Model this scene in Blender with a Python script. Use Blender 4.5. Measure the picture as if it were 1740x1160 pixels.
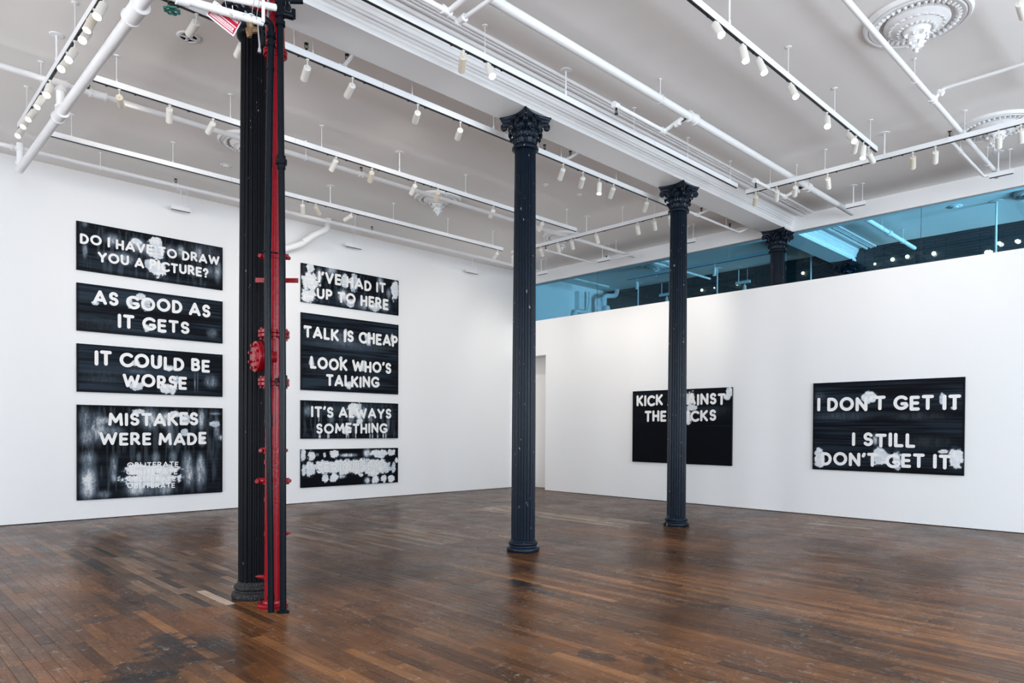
import bpy, math, random
import numpy as np
from mathutils import Vector, Matrix

for o in list(bpy.data.objects):
    bpy.data.objects.remove(o)
SC = bpy.context.scene
COL = SC.collection
R = math.radians
PI = math.pi

# ------------------------------------------------------------------ camera
# world: X along the beam and the left wall, Y towards the left wall, Z up, metres
CAM_F, CAM_CX, CAM_CY = 1181.54, 870.0, 743.81
YAW, PITCH, ROLL = R(45.6404), R(-0.66747), R(0.31835)
f_ = Vector((math.cos(YAW) * math.cos(PITCH), math.sin(YAW) * math.cos(PITCH), math.sin(PITCH)))
r_ = f_.cross(Vector((0, 0, 1))).normalized()
u_ = r_.cross(f_)
c_, s_ = math.cos(ROLL), math.sin(ROLL)
r2 = c_ * r_ + s_ * u_
u2 = -s_ * r_ + c_ * u_
CAM_POS = Vector((0, 0, 1.55))
cd = bpy.data.cameras.new('camera')
cam = bpy.data.objects.new('camera', cd)
COL.objects.link(cam)
M3 = Matrix((r2, u2, -f_)).transposed()
cam.matrix_world = Matrix.Translation(CAM_POS) @ M3.to_4x4()
cd.sensor_width = 36
cd.lens = CAM_F / 1740 * 36
cd.shift_y = (CAM_CY - 580) / 1740
cd.clip_start = 0.05
cd.clip_end = 200
SC.camera = cam

# ------------------------------------------------------------------ world, window light, exposure
W = bpy.data.worlds.new('world')
SC.world = W
W.use_nodes = True
bg = W.node_tree.nodes['Background']
bg.inputs[0].default_value = (0.62, 0.78, 1.0, 1)
bg.inputs[1].default_value = 0.6


def area(name, loc, rot, sx, sy, power, color, spread=180):
    l = bpy.data.lights.new(name, 'AREA')
    l.shape = 'RECTANGLE'
    l.size, l.size_y = sx, sy
    l.energy = power
    l.color = color
    l.spread = R(spread)
    o = bpy.data.objects.new(name, l)
    o.location = loc
    o.rotation_euler = rot
    COL.objects.link(o)
    return o


DAY = (0.77, 0.89, 1.0)
# daylight through the tall windows in the two walls behind the camera
WIN_FRONT = [(-1.9, 0.3), (1.5, 3.9), (5.1, 7.5), (8.7, 11.1)]      # in the wall at Y = -5
WIN_REAR = [(-2.5, 0.0), (2.0, 4.6), (7.0, 9.6)]                     # in the wall at X = -4.2
for i, (a, b) in enumerate(WIN_FRONT):
    area('window_and_fill_light', ((a + b) / 2, -5.1, 2.55), (R(90), 0, 0), b - a, 3.7, 370, DAY)
for i, (a, b) in enumerate(WIN_REAR):
    area('window_and_fill_light', (-4.3, (a + b) / 2, 2.55), (R(90), 0, R(-90)), b - a, 3.7, 265, (0.92, 0.95, 1.0))
# fill light added at the street end to brighten the bay behind the glass
area('window_and_fill_light', (15.4, -4.8, 3.2), (R(112), 0, 0), 2.6, 3.0, 620, DAY, 95)

SC.view_settings.view_transform = 'Standard'
SC.view_settings.look = 'None'
SC.view_settings.exposure = 0.05
SC.view_settings.gamma = 1.0
SC.view_settings.use_curve_mapping = False
SC.cycles.use_denoising = True
SC.cycles.max_bounces = 10
SC.cycles.diffuse_bounces = 6
SC.cycles.caustics_reflective = False
SC.cycles.caustics_refractive = False
SC.cycles.sample_clamp_indirect = 6.0


# ------------------------------------------------------------------ materials
def mat(name, col, rough=0.5, metal=0.0, spec=0.5, emit=None, estr=0, noise=0.0, nscale=8.0, bump=0.0, bscale=40.0, coat=0.0):
    m = bpy.data.materials.new(name)
    m.use_nodes = True
    nt = m.node_tree
    b = nt.nodes['Principled BSDF']
    b.inputs['Base Color'].default_value = (*col, 1)
    b.inputs['Roughness'].default_value = rough
    b.inputs['Metallic'].default_value = metal
    b.inputs['Specular IOR Level'].default_value = spec
    b.inputs['Coat Weight'].default_value = coat
    if emit:
        b.inputs['Emission Color'].default_value = (*emit, 1)
        b.inputs['Emission Strength'].default_value = estr
    if noise or bump:
        tc = nt.nodes.new('ShaderNodeNewGeometry')
    if noise:
        n = nt.nodes.new('ShaderNodeTexNoise')
        n.inputs['Scale'].default_value = nscale
        n.inputs['Detail'].default_value = 6
        nt.links.new(tc.outputs['Position'], n.inputs['Vector'])
        mx = nt.nodes.new('ShaderNodeMix')
        mx.data_type = 'RGBA'
        mx.inputs[6].default_value = (*[c * (1 - noise) for c in col], 1)
        mx.inputs[7].default_value = (*[min(1, c * (1 + noise)) for c in col], 1)
        nt.links.new(n.outputs['Fac'], mx.inputs[0])
        nt.links.new(mx.outputs[2], b.inputs['Base Color'])
    if bump:
        n2 = nt.nodes.new('ShaderNodeTexNoise')
        n2.inputs['Scale'].default_value = bscale
        n2.inputs['Detail'].default_value = 4
        nt.links.new(tc.outputs['Position'], n2.inputs['Vector'])
        bp = nt.nodes.new('ShaderNodeBump')
        bp.inputs['Strength'].default_value = bump
        bp.inputs['Distance'].default_value = 0.02
        nt.links.new(n2.outputs['Fac'], bp.inputs['Height'])
        nt.links.new(bp.outputs['Normal'], b.inputs['Normal'])
    return m


def chipped(name, col, chip, rough=0.35, amount=0.70, scale=22, bump=0.25, spec=0.16):
    """painted iron with small worn specks down to a paler undercoat"""
    m = mat(name, col, rough, noise=0.35, nscale=5, bump=bump, bscale=60)
    nt = m.node_tree
    b = nt.nodes['Principled BSDF']
    geo = nt.nodes.new('ShaderNodeNewGeometry')
    mp = nt.nodes.new('ShaderNodeMapping')
    mp.inputs['Scale'].default_value = (1, 1, 0.45)
    nt.links.new(geo.outputs['Position'], mp.inputs['Vector'])
    n = nt.nodes.new('ShaderNodeTexNoise')
    n.inputs['Scale'].default_value = scale
    n.inputs['Detail'].default_value = 3
    nt.links.new(mp.outputs[0], n.inputs['Vector'])
    cr = nt.nodes.new('ShaderNodeValToRGB')
    cr.color_ramp.elements[0].position = amount
    cr.color_ramp.elements[1].position = amount + 0.02
    nt.links.new(n.outputs['Fac'], cr.inputs[0])
    mx = nt.nodes.new('ShaderNodeMix')
    mx.data_type = 'RGBA'
    src = b.inputs['Base Color'].links[0].from_socket
    nt.links.new(cr.outputs[0], mx.inputs[0])
    nt.links.new(src, mx.inputs[6])
    mx.inputs[7].default_value = (*chip, 1)
    nt.links.new(mx.outputs[2], b.inputs['Base Color'])
    b.inputs['Specular IOR Level'].default_value = spec
    return m


WALL = mat('white_wall_paint', (0.86, 0.86, 0.86), 0.75, spec=0.2, bump=0.03, bscale=30)
CEIL = mat('ceiling_paint', (0.83, 0.80, 0.775), 0.8, spec=0.2, noise=0.03, nscale=0.8, bump=0.25, bscale=1.3)
TRIM = mat('white_gloss_trim', (0.86, 0.86, 0.86), 0.35)
TRACK = mat('white_track_metal', (0.84, 0.85, 0.86), 0.35)
SPOT = mat('cream_white_metal', (0.80, 0.78, 0.72), 0.35)
SLOT = mat('black_track_slot', (0.01, 0.01, 0.012), 0.5)
PIPEW = mat('white_painted_pipe', (0.84, 0.84, 0.84), 0.4, noise=0.04, nscale=6, bump=0.1, bscale=30)
PLASTER = mat('white_plaster', (0.82, 0.82, 0.82), 0.6, bump=0.15, bscale=60)
IRON = chipped('navy_black_iron', (0.0030, 0.0085, 0.0180), (0.30, 0.28, 0.26), rough=0.30, amount=0.70, scale=34, bump=0.08, spec=0.2)
IRONBASE = chipped('worn_iron_base', (0.014, 0.014, 0.016), (0.085, 0.075, 0.066), rough=0.5, amount=0.60, scale=120, bump=0.5)
BLACKP = chipped('black_pipe_paint', (0.0035, 0.0055, 0.009), (0.40, 0.38, 0.35), rough=0.24, amount=0.75, scale=34, bump=0.06, spec=0.13)
REDP = mat('red_pipe_paint', (0.225, 0.0015, 0.008), 0.25, spec=0.28, noise=0.2, nscale=12, bump=0.12, bscale=40)
IRONDARK = chipped('soot_black_iron', (0.0042, 0.0048, 0.0072), (0.34, 0.32, 0.30), rough=0.42, amount=0.725, scale=30, bump=0.1, spec=0.12)
BRASS = mat('dull_bronze', (0.22, 0.14, 0.07), 0.5, metal=0.7)
STEEL = mat('bright_steel', (0.6, 0.6, 0.62), 0.3, metal=0.9)
GREEN = mat('green_wheel_paint', (0.005, 0.10, 0.075), 0.35)
SIGNR = mat('sign_red', (0.55, 0.01, 0.04), 0.4)
SIGNW = mat('sign_white', (0.8, 0.8, 0.82), 0.4)
DARKW = mat('dark_far_wall', (0.012, 0.016, 0.02), 0.6, noise=0.4, nscale=3)
SPRK = mat('dark_bronze_sprinkler', (0.02, 0.018, 0.016), 0.4, metal=0.4)
LETTER = mat('white_letter_paint', (0.86, 0.85, 0.84), 0.4, bump=0.25, bscale=45)
GREYL = mat('grey_letter_edge', (0.35, 0.37, 0.40), 0.5)
GAP = mat('floor_gap_dark', (0.012, 0.008, 0.006), 0.8)
LITON = mat('lit_lamp_face', (1, 1, 1), 0.4, emit=(1.0, 0.97, 0.90), estr=22)
LITDIM = mat('dim_lamp_face', (0.9, 0.9, 0.9), 0.4, emit=(1.0, 0.95, 0.85), estr=0.8)
GLOWDOT = mat('warm_glow', (1, 1, 1), 0.4, emit=(1.0, 0.60, 0.34), estr=12)


def glass_mat():
    m = bpy.data.materials.new('blue_green_glass')
    m.use_nodes = True
    nt = m.node_tree
    nt.nodes.clear()
    out = nt.nodes.new('ShaderNodeOutputMaterial')
    tr = nt.nodes.new('ShaderNodeBsdfTransparent')
    tr.inputs[0].default_value = (0.50, 0.77, 0.88, 1)
    gl = nt.nodes.new('ShaderNodeBsdfGlossy')
    gl.inputs['Roughness'].default_value = 0.02
    gl.inputs['Color'].default_value = (0.9, 0.95, 1, 1)
    fr = nt.nodes.new('ShaderNodeFresnel')
    fr.inputs[0].default_value = 1.35
    mx = nt.nodes.new('ShaderNodeMixShader')
    nt.links.new(fr.outputs[0], mx.inputs[0])
    nt.links.new(tr.outputs[0], mx.inputs[1])
    nt.links.new(gl.outputs[0], mx.inputs[2])
    nt.links.new(mx.outputs[0], out.inputs[0])
    return m


GLASS = glass_mat()


def plank_mat():
    m = bpy.data.materials.new('worn_maple_strip')
    m.use_nodes = True
    nt = m.node_tree
    N = nt.nodes
    L = nt.links
    b = N['Principled BSDF']
    at = N.new('ShaderNodeAttribute')
    at.attribute_name = 'tone'
    sep = N.new('ShaderNodeSeparateColor')
    L.new(at.outputs['Color'], sep.inputs[0])
    geo = N.new('ShaderNodeNewGeometry')

    def mapping(sc, off=(0, 0, 0)):
        mp = N.new('ShaderNodeMapping')
        mp.inputs['Scale'].default_value = sc
        mp.inputs['Location'].default_value = off
        L.new(geo.outputs['Position'], mp.inputs['Vector'])
        return mp.outputs[0]

    def noise(vec, scale, detail=6, rough=0.6, dist=0.0):
        n = N.new('ShaderNodeTexNoise')
        n.inputs['Scale'].default_value = scale
        n.inputs['Detail'].default_value = detail
        n.inputs['Roughness'].default_value = rough
        n.inputs['Distortion'].default_value = dist
        L.new(vec, n.inputs['Vector'])
        return n.outputs['Fac']

    def ramp(fac, pts):
        cr = N.new('ShaderNodeValToRGB')
        el = cr.color_ramp.elements
        el[0].position, el[0].color = pts[0][0], (*pts[0][1], 1)
        el[1].position, el[1].color = pts[1][0], (*pts[1][1], 1)
        for p, c in pts[2:]:
            e = el.new(p)
            e.color = (*c, 1)
        L.new(fac, cr.inputs[0])
        return cr.outputs[0]

    def mix(a, c, fac, mode='MIX'):
        mx = N.new('ShaderNodeMix')
        mx.data_type = 'RGBA'
        mx.blend_type = mode
        for s, v in ((0, fac), (6, a), (7, c)):
            if isinstance(v, (int, float)):
                mx.inputs[s].default_value = v
            elif isinstance(v, tuple):
                mx.inputs[s].default_value = (*v, 1)
            else:
                L.new(v, mx.inputs[s])
        return mx.outputs[2]

    def math_(op, a, c=None):
        mt = N.new('ShaderNodeMath')
        mt.operation = op
        for i, v in enumerate((a, c)):
            if v is None:
                continue
            if isinstance(v, (int, float)):
                mt.inputs[i].default_value = v
            else:
                L.new(v, mt.inputs[i])
        return mt.outputs[0]

    # board to board tone
    base = ramp(sep.outputs[0], [(0.0, (0.042, 0.020, 0.010)), (0.45, (0.118, 0.052, 0.021)), (0.8, (0.21, 0.098, 0.038)), (1.0, (0.36, 0.185, 0.075))])
    # grain along the board
    g = noise(mapping((60, 3.0, 20)), 1.0, 8, 0.65, 0.4)
    grain = ramp(g, [(0.28, (0.38, 0.34, 0.32)), (0.72, (1.4, 1.36, 1.3))])
    col = mix(base, grain, 0.75, 'MULTIPLY')
    # broad traffic wear, dirt
    w1 = noise(mapping((1, 1, 1)), 0.55, 5, 0.6, 0.6)
    wear = ramp(w1, [(0.34, (0.42, 0.43, 0.47)), (0.64, (1.35, 1.25, 1.12))])
    col = mix(col, wear, 0.9, 'MULTIPLY')
    # grey, bleached boards where the floor was patched
    greyc = ramp(sep.outputs[2], [(0.0, (0.028, 0.022, 0.020)), (0.5, (0.17, 0.105, 0.066)), (1.0, (0.52, 0.40, 0.31))])
    greyc = mix(greyc, grain, 0.8, 'MULTIPLY')
    col = mix(col, greyc, sep.outputs[1])
    # black-brown blotches
    d1 = noise(mapping((1, 1, 1), (3.1, 7.7, 0)), 2.2, 6, 0.62, 0.8)
    dm = ramp(d1, [(0.55, (0, 0, 0)), (0.66, (1, 1, 1))])
    d2 = noise(mapping((1, 1, 1), (13.1, 1.7, 0)), 0.5, 2)
    dm = mix(dm, ramp(d2, [(0.45, (0, 0, 0)), (0.6, (1, 1, 1))]), 1.0, 'MULTIPLY')
    col = mix(col, (0.022, 0.016, 0.014), math_('MULTIPLY', dm, 0.6))
    # named spills
    spn = noise(mapping((1, 1, 1)), 7, 5, 0.65)
    for (sx, sy, rx, ry, k) in STAINS:
        mp = N.new('ShaderNodeMapping')
        mp.vector_type = 'POINT'
        mp.inputs['Location'].default_value = (-sx / rx, -sy / ry, 0)
        mp.inputs['Scale'].default_value = (1 / rx, 1 / ry, 0)
        L.new(geo.outputs['Position'], mp.inputs['Vector'])
        ln = N.new('ShaderNodeVectorMath')
        ln.operation = 'LENGTH'
        L.new(mp.outputs[0], ln.inputs[0])
        v = math_('ADD', ln.outputs['Value'], math_('MULTIPLY', math_('SUBTRACT', spn, 0.5), 3.2))
        mk = ramp(v, [(0.80, (1, 1, 1)), (0.90, (0, 0, 0))])
        col = mix(col, (0.012, 0.011, 0.012), math_('MULTIPLY', mk, k))
    # paint drips, scratches
    v1 = noise(mapping((10, 6, 10)), 2.2, 7, 0.72, 1.2)
    sp = ramp(v1, [(0.595, (0, 0, 0)), (0.62, (1, 1, 1))])
    v3 = noise(mapping((26, 14, 10), (3, 3, 0)), 1.8, 5, 0.7, 1.0)
    sp = mix(sp, ramp(v3, [(0.63, (0, 0, 0)), (0.65, (1, 1, 1))]), 0.5, 'ADD')
    v2 = noise(mapping((1, 1, 1), (5, 2, 0)), 0.9, 3)
    sp = mix(sp, ramp(v2, [(0.36, (0, 0, 0)), (0.56, (1, 1, 1))]), 1.0, 'MULTIPLY')
    col = mix(col, (0.30, 0.30, 0.29), math_('MULTIPLY', sp, 0.55))
    s1 = noise(mapping((4, 90, 1), (1, 9, 0)), 1.0, 2, 0.5, 0.3)
    sc = ramp(s1, [(0.66, (0, 0, 0)), (0.68, (1, 1, 1))])
    s2 = noise(mapping((1, 1, 1), (25, 2, 0)), 1.4, 3)
    sc = mix(sc, ramp(s2, [(0.55, (0, 0, 0)), (0.62, (1, 1, 1))]), 1.0, 'MULTIPLY')
    col = mix(col, (0.30, 0.24, 0.19), math_('MULTIPLY', sc, 0.5))
    L.new(col, b.inputs['Base Color'])
    rg = noise(mapping((1, 1, 1), (8, 8, 0)), 1.7, 5, 0.65)
    rr = ramp(rg, [(0.3, (0.20, 0.20, 0.20)), (0.7, (0.36, 0.36, 0.36))])
    rr2 = math_('ADD', rr, math_('MULTIPLY', sep.outputs[1], 0.06))
    L.new(rr2, b.inputs['Roughness'])
    b.inputs['Specular IOR Level'].default_value = 0.09
    bn = N.new('ShaderNodeBump')
    bn.inputs['Strength'].default_value = 0.35
    bn.inputs['Distance'].default_value = 0.004
    L.new(g, bn.inputs['Height'])
    bn2 = N.new('ShaderNodeBump')
    bn2.inputs['Strength'].default_value = 0.5
    bn2.inputs['Distance'].default_value = 0.012
    L.new(noise(mapping((3, 1, 1)), 2.5, 3), bn2.inputs['Height'])
    L.new(bn.outputs[0], bn2.inputs['Normal'])
    L.new(bn2.outputs[0], b.inputs['Normal'])
    return m


# x, y, rx, ry, strength of the dark spills seen on the boards
STAINS = [(4.97, 4.93, 0.13, 0.24, 0.92), (4.87, 4.50, 0.06, 0.30, 0.85), (1.72, 5.22, 0.20, 0.34, 0.75), (1.52, 4.85, 0.28, 0.24, 0.8), (1.25, 4.62, 0.28, 0.22, 0.8), (1.95, 5.0, 0.10, 0.30, 0.6),
          (1.85, 6.62, 0.12, 0.30, 0.5), (1.62, 6.3, 0.25, 0.12, 0.4), (5.27, 2.32, 0.06, 0.15, 0.8), (9.45, 3.05, 0.07, 0.35, 0.7), (9.2, 4.95, 0.2, 0.35, 0.35), (3.75, 3.0, 0.10, 0.16, 0.6)]
PLANK = plank_mat()


def canvas_mat():
    m = bpy.data.materials.new('brushed_black_canvas')
    m.use_nodes = True
    nt = m.node_tree
    b = nt.nodes['Principled BSDF']
    at = nt.nodes.new('ShaderNodeAttribute')
    at.attribute_name = 'paint'
    nt.links.new(at.outputs['Color'], b.inputs['Base Color'])
    b.inputs['Roughness'].default_value = 0.5
    b.inputs['Specular IOR Level'].default_value = 0.06
    return m


CANVAS = canvas_mat()


# ------------------------------------------------------------------ mesh helpers
class MB:
    def __init__(s):
        s.v = []
        s.f = []
        s.sm = []

    def add(s, vs, fs, smooth=False):
        n = len(s.v)
        s.v += [tuple(p) for p in vs]
        s.f += [tuple(i + n for i in q) for q in fs]
        s.sm += [smooth] * len(fs)
        return s

    def box(s, a, b):
        x0, y0, z0 = a
        x1, y1, z1 = b
        vs = [(x0, y0, z0), (x1, y0, z0), (x1, y1, z0), (x0, y1, z0), (x0, y0, z1), (x1, y0, z1), (x1, y1, z1), (x0, y1, z1)]
        return s.add(vs, [(0, 3, 2, 1), (4, 5, 6, 7), (0, 1, 5, 4), (1, 2, 6, 5), (2, 3, 7, 6), (3, 0, 4, 7)])

    def tube(s, pts, r, seg=12, caps=True, smooth=True):
        pts = [Vector(p) for p in pts]
        rs = r if isinstance(r, (list, tuple)) else [r] * len(pts)
        n = len(pts)
        t0 = (pts[1] - pts[0]).normalized()
        up = Vector((0, 0, 1)) if abs(t0.z) < 0.9 else Vector((1, 0, 0))
        nrm = (up - t0 * up.dot(t0)).normalized()
        vs = []
        for i in range(n):
            if i == 0:
                t = t0
            elif i == n - 1:
                t = (pts[i] - pts[i - 1]).normalized()
            else:
                t = ((pts[i] - pts[i - 1]).normalized() + (pts[i + 1] - pts[i]).normalized()).normalized()
            nrm = (nrm - t * nrm.dot(t)).normalized()
            bn = t.cross(nrm)
            for k in range(seg):
                a = 2 * PI * k / seg
                vs.append(pts[i] + (nrm * math.cos(a) + bn * math.sin(a)) * rs[i])
        fs = []
        for i in range(n - 1):
            for k in range(seg):
                k2 = (k + 1) % seg
                fs.append((i * seg + k, i * seg + k2, (i + 1) * seg + k2, (i + 1) * seg + k))
        s.add(vs, fs, smooth)
        if caps:
            m = len(s.v) - len(vs)
            s.f.append(tuple(m + k for k in reversed(range(seg))))
            s.f.append(tuple(m + (n - 1) * seg + k for k in range(seg)))
            s.sm += [False, False]
        return s

    def lathe(s, prof, seg=24, c=(0, 0, 0), axis='Z', rf=None, smooth=True, close=True):
        """prof: list of (radius, height)"""
        vs = []
        for (r, h) in prof:
            for k in range(seg):
                a = 2 * PI * k / seg
                q = r * (rf(a, h) if rf else 1)
                vs.append((c[0] + q * math.cos(a), c[1] + q * math.sin(a), c[2] + h))
        fs = []
        n = len(prof)
        for i in range(n - 1):
            for k in range(seg):
                k2 = (k + 1) % seg
                fs.append((i * seg + k, i * seg + k2, (i + 1) * seg + k2, (i + 1) * seg + k))
        s.add(vs, fs, smooth)
        if close:
            m = len(s.v) - len(vs)
            s.f.append(tuple(m + k for k in reversed(range(seg))))
            s.f.append(tuple(m + (n - 1) * seg + k for k in range(seg)))
            s.sm += [False, False]
        return s

    def prism_x(s, prof, x0, x1):
        """closed polygon prof of (y, z) extruded along X"""
        n = len(prof)
        vs = [(x0, y, z) for y, z in prof] + [(x1, y, z) for y, z in prof]
        fs = [(i, (i + 1) % n, n + (i + 1) % n, n + i) for i in range(n)]
        fs += [tuple(reversed(range(n))), tuple(range(n, 2 * n))]
        return s.add(vs, fs)

    def xf(s, M):
        s.v = [tuple(M @ Vector(p)) for p in s.v]
        return s

    def mesh(s, name, m):
        me = bpy.data.meshes.new(name)
        me.from_pydata(s.v, [], s.f)
        me.polygons.foreach_set('use_smooth', s.sm)
        me.materials.append(m)
        me.update()
        if any(s.sm):
            me.set_sharp_from_angle(angle=R(44))
        return me

    def build(s, name, m, parent=None):
        if parent is not None:
            l = WORLD_OF.get(parent.name, Vector((0, 0, 0)))
            s.v = [(p[0] - l.x, p[1] - l.y, p[2] - l.z) for p in s.v]
        o = bpy.data.objects.new(name, s.mesh(name, m))
        COL.objects.link(o)
        if parent is not None:
            o.parent = parent
            WORLD_OF[o.name] = WORLD_OF.get(parent.name, Vector((0, 0, 0)))
        return o


WORLD_OF = {}


def tag(o, label=None, cat=None, group=None, kind=None):
    if label:
        o['label'] = label
    if cat:
        o['category'] = cat
    if group:
        o['group'] = group
    if kind:
        o['kind'] = kind
    return o


def thing(name, loc, label, cat, group=None):
    o = bpy.data.objects.new(name, None)
    o.empty_display_size = 0.1
    o.location = loc
    COL.objects.link(o)
    WORLD_OF[o.name] = Vector(loc)
    return tag(o, label, cat, group)


def struct(o):
    o['kind'] = 'structure'
    return o


def copy_tree(o, parent=None):
    c = o.copy()
    COL.objects.link(c)
    if parent is not None:
        c.parent = parent
    for ch in list(o.children):
        copy_tree(ch, c)
    return c


ORD = ['first', 'second', 'third', 'fourth', 'fifth', 'sixth', 'seventh', 'eighth', 'ninth', 'tenth', 'eleventh', 'twelfth']

# ================================================================== SETTING
ZC, ZT, ZB = 5.82, 5.52, 5.445      # ceiling, track top, track bottom
XP, XG, YL = 13.08, 13.66, 13.37    # right partition, header, left wall
XEND = 17.15

fl = MB().box((-4.4, -5.2, -0.25), (XEND + 0.3, YL + 0.3, -0.022))
floor = struct(fl.build('floor', GAP))

# ---- floor boards
rng = random.Random(5)
BW = 0.083
PATCH = [  # x0, x1, y0, y1, greyness, lightness
    (2.02, 2.95, 6.15, 10.2, 0.8, 0.38), (2.95, 3.9, 6.6, 9.2, 0.45, 0.45), (4.75, 6.6, 7.35, 10.4, 0.7, 0.50), (8.95, 9.85, 6.7, 10.3, 0.85, 0.78),
    (11.35, 12.25, 3.9, 4.9, 0.7, 0.7), (3.2, 5.2, 11.9, 12.9, 0.35, 0.60), (11.8, 12.5, 9.3, 12.0, 0.5, 0.5), (7.6, 8.9, 9.5, 12.5, 0.3, 0.45), (2.75, 3.3, 6.35, 7.0, 0.7, 0.85), (2.35, 2.75, 6.35, 6.55, 0.9, 0.95)]


def proj(x, y, z=0.0):
    d = Vector((x, y, z)) - CAM_POS
    w = d.dot(f_)
    if w < 0.3:
        return None
    return CAM_CX + CAM_F * d.dot(r2) / w, CAM_CY - CAM_F * d.dot(u2) / w


boards = []
X0, X1, Y0, Y1 = -1.6, XP + 0.6, -1.6, YL
nx = int((X1 - X0) / BW) + 1
for i in range(nx):
    x0 = X0 + i * BW
    y = Y0 - rng.random() * 1.2
    while y < Y1:
        ln = rng.choice([0.6, 0.8, 1.0, 1.2, 1.5, 1.9, 2.3]) * (0.85 + 0.3 * rng.random())
        a, b = max(y, Y0), min(y + ln, Y1)
        y += ln
        if b - a > 1.3 and any(p[0] < x0 + BW / 2 < p[1] and a < p[3] and b > p[2] for p in PATCH):
            b = a + 0.55 + 0.5 * rng.random()
            y = b
        if b - a < 0.05:
            continue
        cx, cy = x0 + BW / 2, (a + b) / 2
        # boards are cut at the edges of the patched areas
        for (px0, px1, py0, py1, g, l) in PATCH[:5]:
            if px0 < cx < px1:
                for e_ in (py0, py1):
                    if a + 0.1 < e_ < b - 0.1:
                        b, y = e_, e_
                        cy = (a + b) / 2
        tone = min(1, max(0, rng.gauss(0.42, 0.15)))
        grey, light = 0.0, 0.4
        if rng.random() < 0.05:
            grey, light = 0.35, 0.45
        for (px0, px1, py0, py1, g, l) in PATCH:
            if px0 < cx < px1 and py0 < cy < py1:
                grey, light = min(1, g * rng.uniform(0.8, 1.3)), l + rng.choice([-0.35, -0.25, -0.15, -0.05, 0.05, 0.12, 0.22])
        ps = [proj(px, py) for px, py in ((x0, a), (x0 + BW, a), (x0 + BW, b), (x0, b))]
        area_px = 0
        if all(ps) and all(-60 < p[0] < 1800 and p[1] < 1230 for p in ps):
            area_px = abs(sum(ps[k][0] * ps[(k + 1) % 4][1] - ps[(k + 1) % 4][0] * ps[k][1] for k in range(4))) / 2
        boards.append((area_px, x0, a, b, tone, grey, min(1, max(0, light)), rng.uniform(0, 0.0012)))
boards.sort(key=lambda t: -t[0])


def board_mesh(name, bl):
    vs, fs, cols = [], [], []
    for (_, x0, a, b, tone, grey, light, dz) in bl:
        n = len(vs)
        g, e = 0.0006, 0.0018
        xa, xb, ya, yb, zt = x0 + g, x0 + BW - g, a + g, b - g, -dz
        vs += [(xa, ya, -0.02), (xb, ya, -0.02), (xb, yb, -0.02), (xa, yb, -0.02), (xa, ya, zt - 0.002), (xb, ya, zt - 0.002), (xb, yb, zt - 0.002), (xa, yb, zt - 0.002),
               (xa + e, ya + e, zt), (xb - e, ya + e, zt), (xb - e, yb - e, zt), (xa + e, yb - e, zt)]
        for k in range(4):
            k2 = (k + 1) % 4
            fs.append((n + k, n + k2, n + 4 + k2, n + 4 + k))
            fs.append((n + 4 + k, n + 4 + k2, n + 8 + k2, n + 8 + k))
        fs.append((n + 8, n + 9, n + 10, n + 11))
        cols.append(((tone, grey, light, 1.0), 12))
    me = bpy.data.meshes.new(name)
    me.from_pydata(vs, [], fs)
    ca = me.color_attributes.new('tone', 'FLOAT_COLOR', 'POINT')
    buf = np.concatenate([np.tile(np.array(c, dtype=np.float32), (n, 1)) for c, n in cols]).ravel()
    ca.data.foreach_set('color', buf)
    me.materials.append(PLANK)
    me.update()
    return me


for t in boards[:300]:
    o = bpy.data.objects.new('floorboard', board_mesh('floorboard', [t]))
    COL.objects.link(o)
    o.parent = floor
o = bpy.data.objects.new('floorboards', board_mesh('floorboards', boards[300:]))
COL.objects.link(o)
o.parent = floor
o['kind'] = 'stuff'
# the rest of the floor, behind the camera and beyond the partition
o = MB().box((-4.2, -5.0, -0.02), (X0, YL, 0)).box((X0, -5.0, -0.02), (XEND, Y0, 0)).box((X0 + nx * BW, Y0, -0.02), (XEND, YL, 0)).build('outer_floor', mat('dark_floor_wood', (0.10, 0.05, 0.028), 0.4, noise=0.3), floor)

# ---- ceiling
struct(MB().box((-4.4, -5.2, ZC), (XEND + 0.3, YL + 0.3, ZC + 0.25)).build('ceiling', CEIL))

# ---- walls
struct(MB().box((-4.4, YL, 0.010), (XEND + 0.3, YL + 0.25, ZC)).build('wall_left', WALL))
struct(MB().box((-4.2, YL + 0.006, 0), (XP, YL + 0.2, 0.010)).build('gap_shade_left', GAP))  # dark strip standing in for the shadow in the gap under the wall
DY0, DZ1 = 12.155, 3.475            # doorway in the far corner
wr = MB()
wr.box((XP, -5.0, 0.010), (XP + 0.12, DY0, 4.38))
wr.box((XP, DY0, DZ1), (XP + 0.12, YL, 4.38))
struct(wr.build('wall_right', WALL))
struct(MB().box((XP + 0.006, -5.0, 0), (XP + 0.11, DY0, 0.010)).build('gap_shade_right', GAP))  # gap shadow at the partition foot, coloured in as a dark strip
struct(MB().box((XG - 0.06, DY0 - 0.9, 0.010), (XG - 0.0, YL, 4.3)).build('door_1', mat('door_panel_paint', (0.80, 0.78, 0.75), 0.6)))


def wall_with_windows(name, spans, a0, a1, fn, z0=0.85, z1=4.65):
    m = MB()
    edges = [a0]
    for s, e in spans:
        edges += [s, e]
    edges.append(a1)
    for k in range(0, len(edges), 2):
        m.box(*fn(edges[k], edges[k + 1], 0, ZC))
    for s, e in spans:
        m.box(*fn(s, e, 0, z0))
        m.box(*fn(s, e, z1, ZC))
    return struct(m.build(name, WALL))


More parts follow.
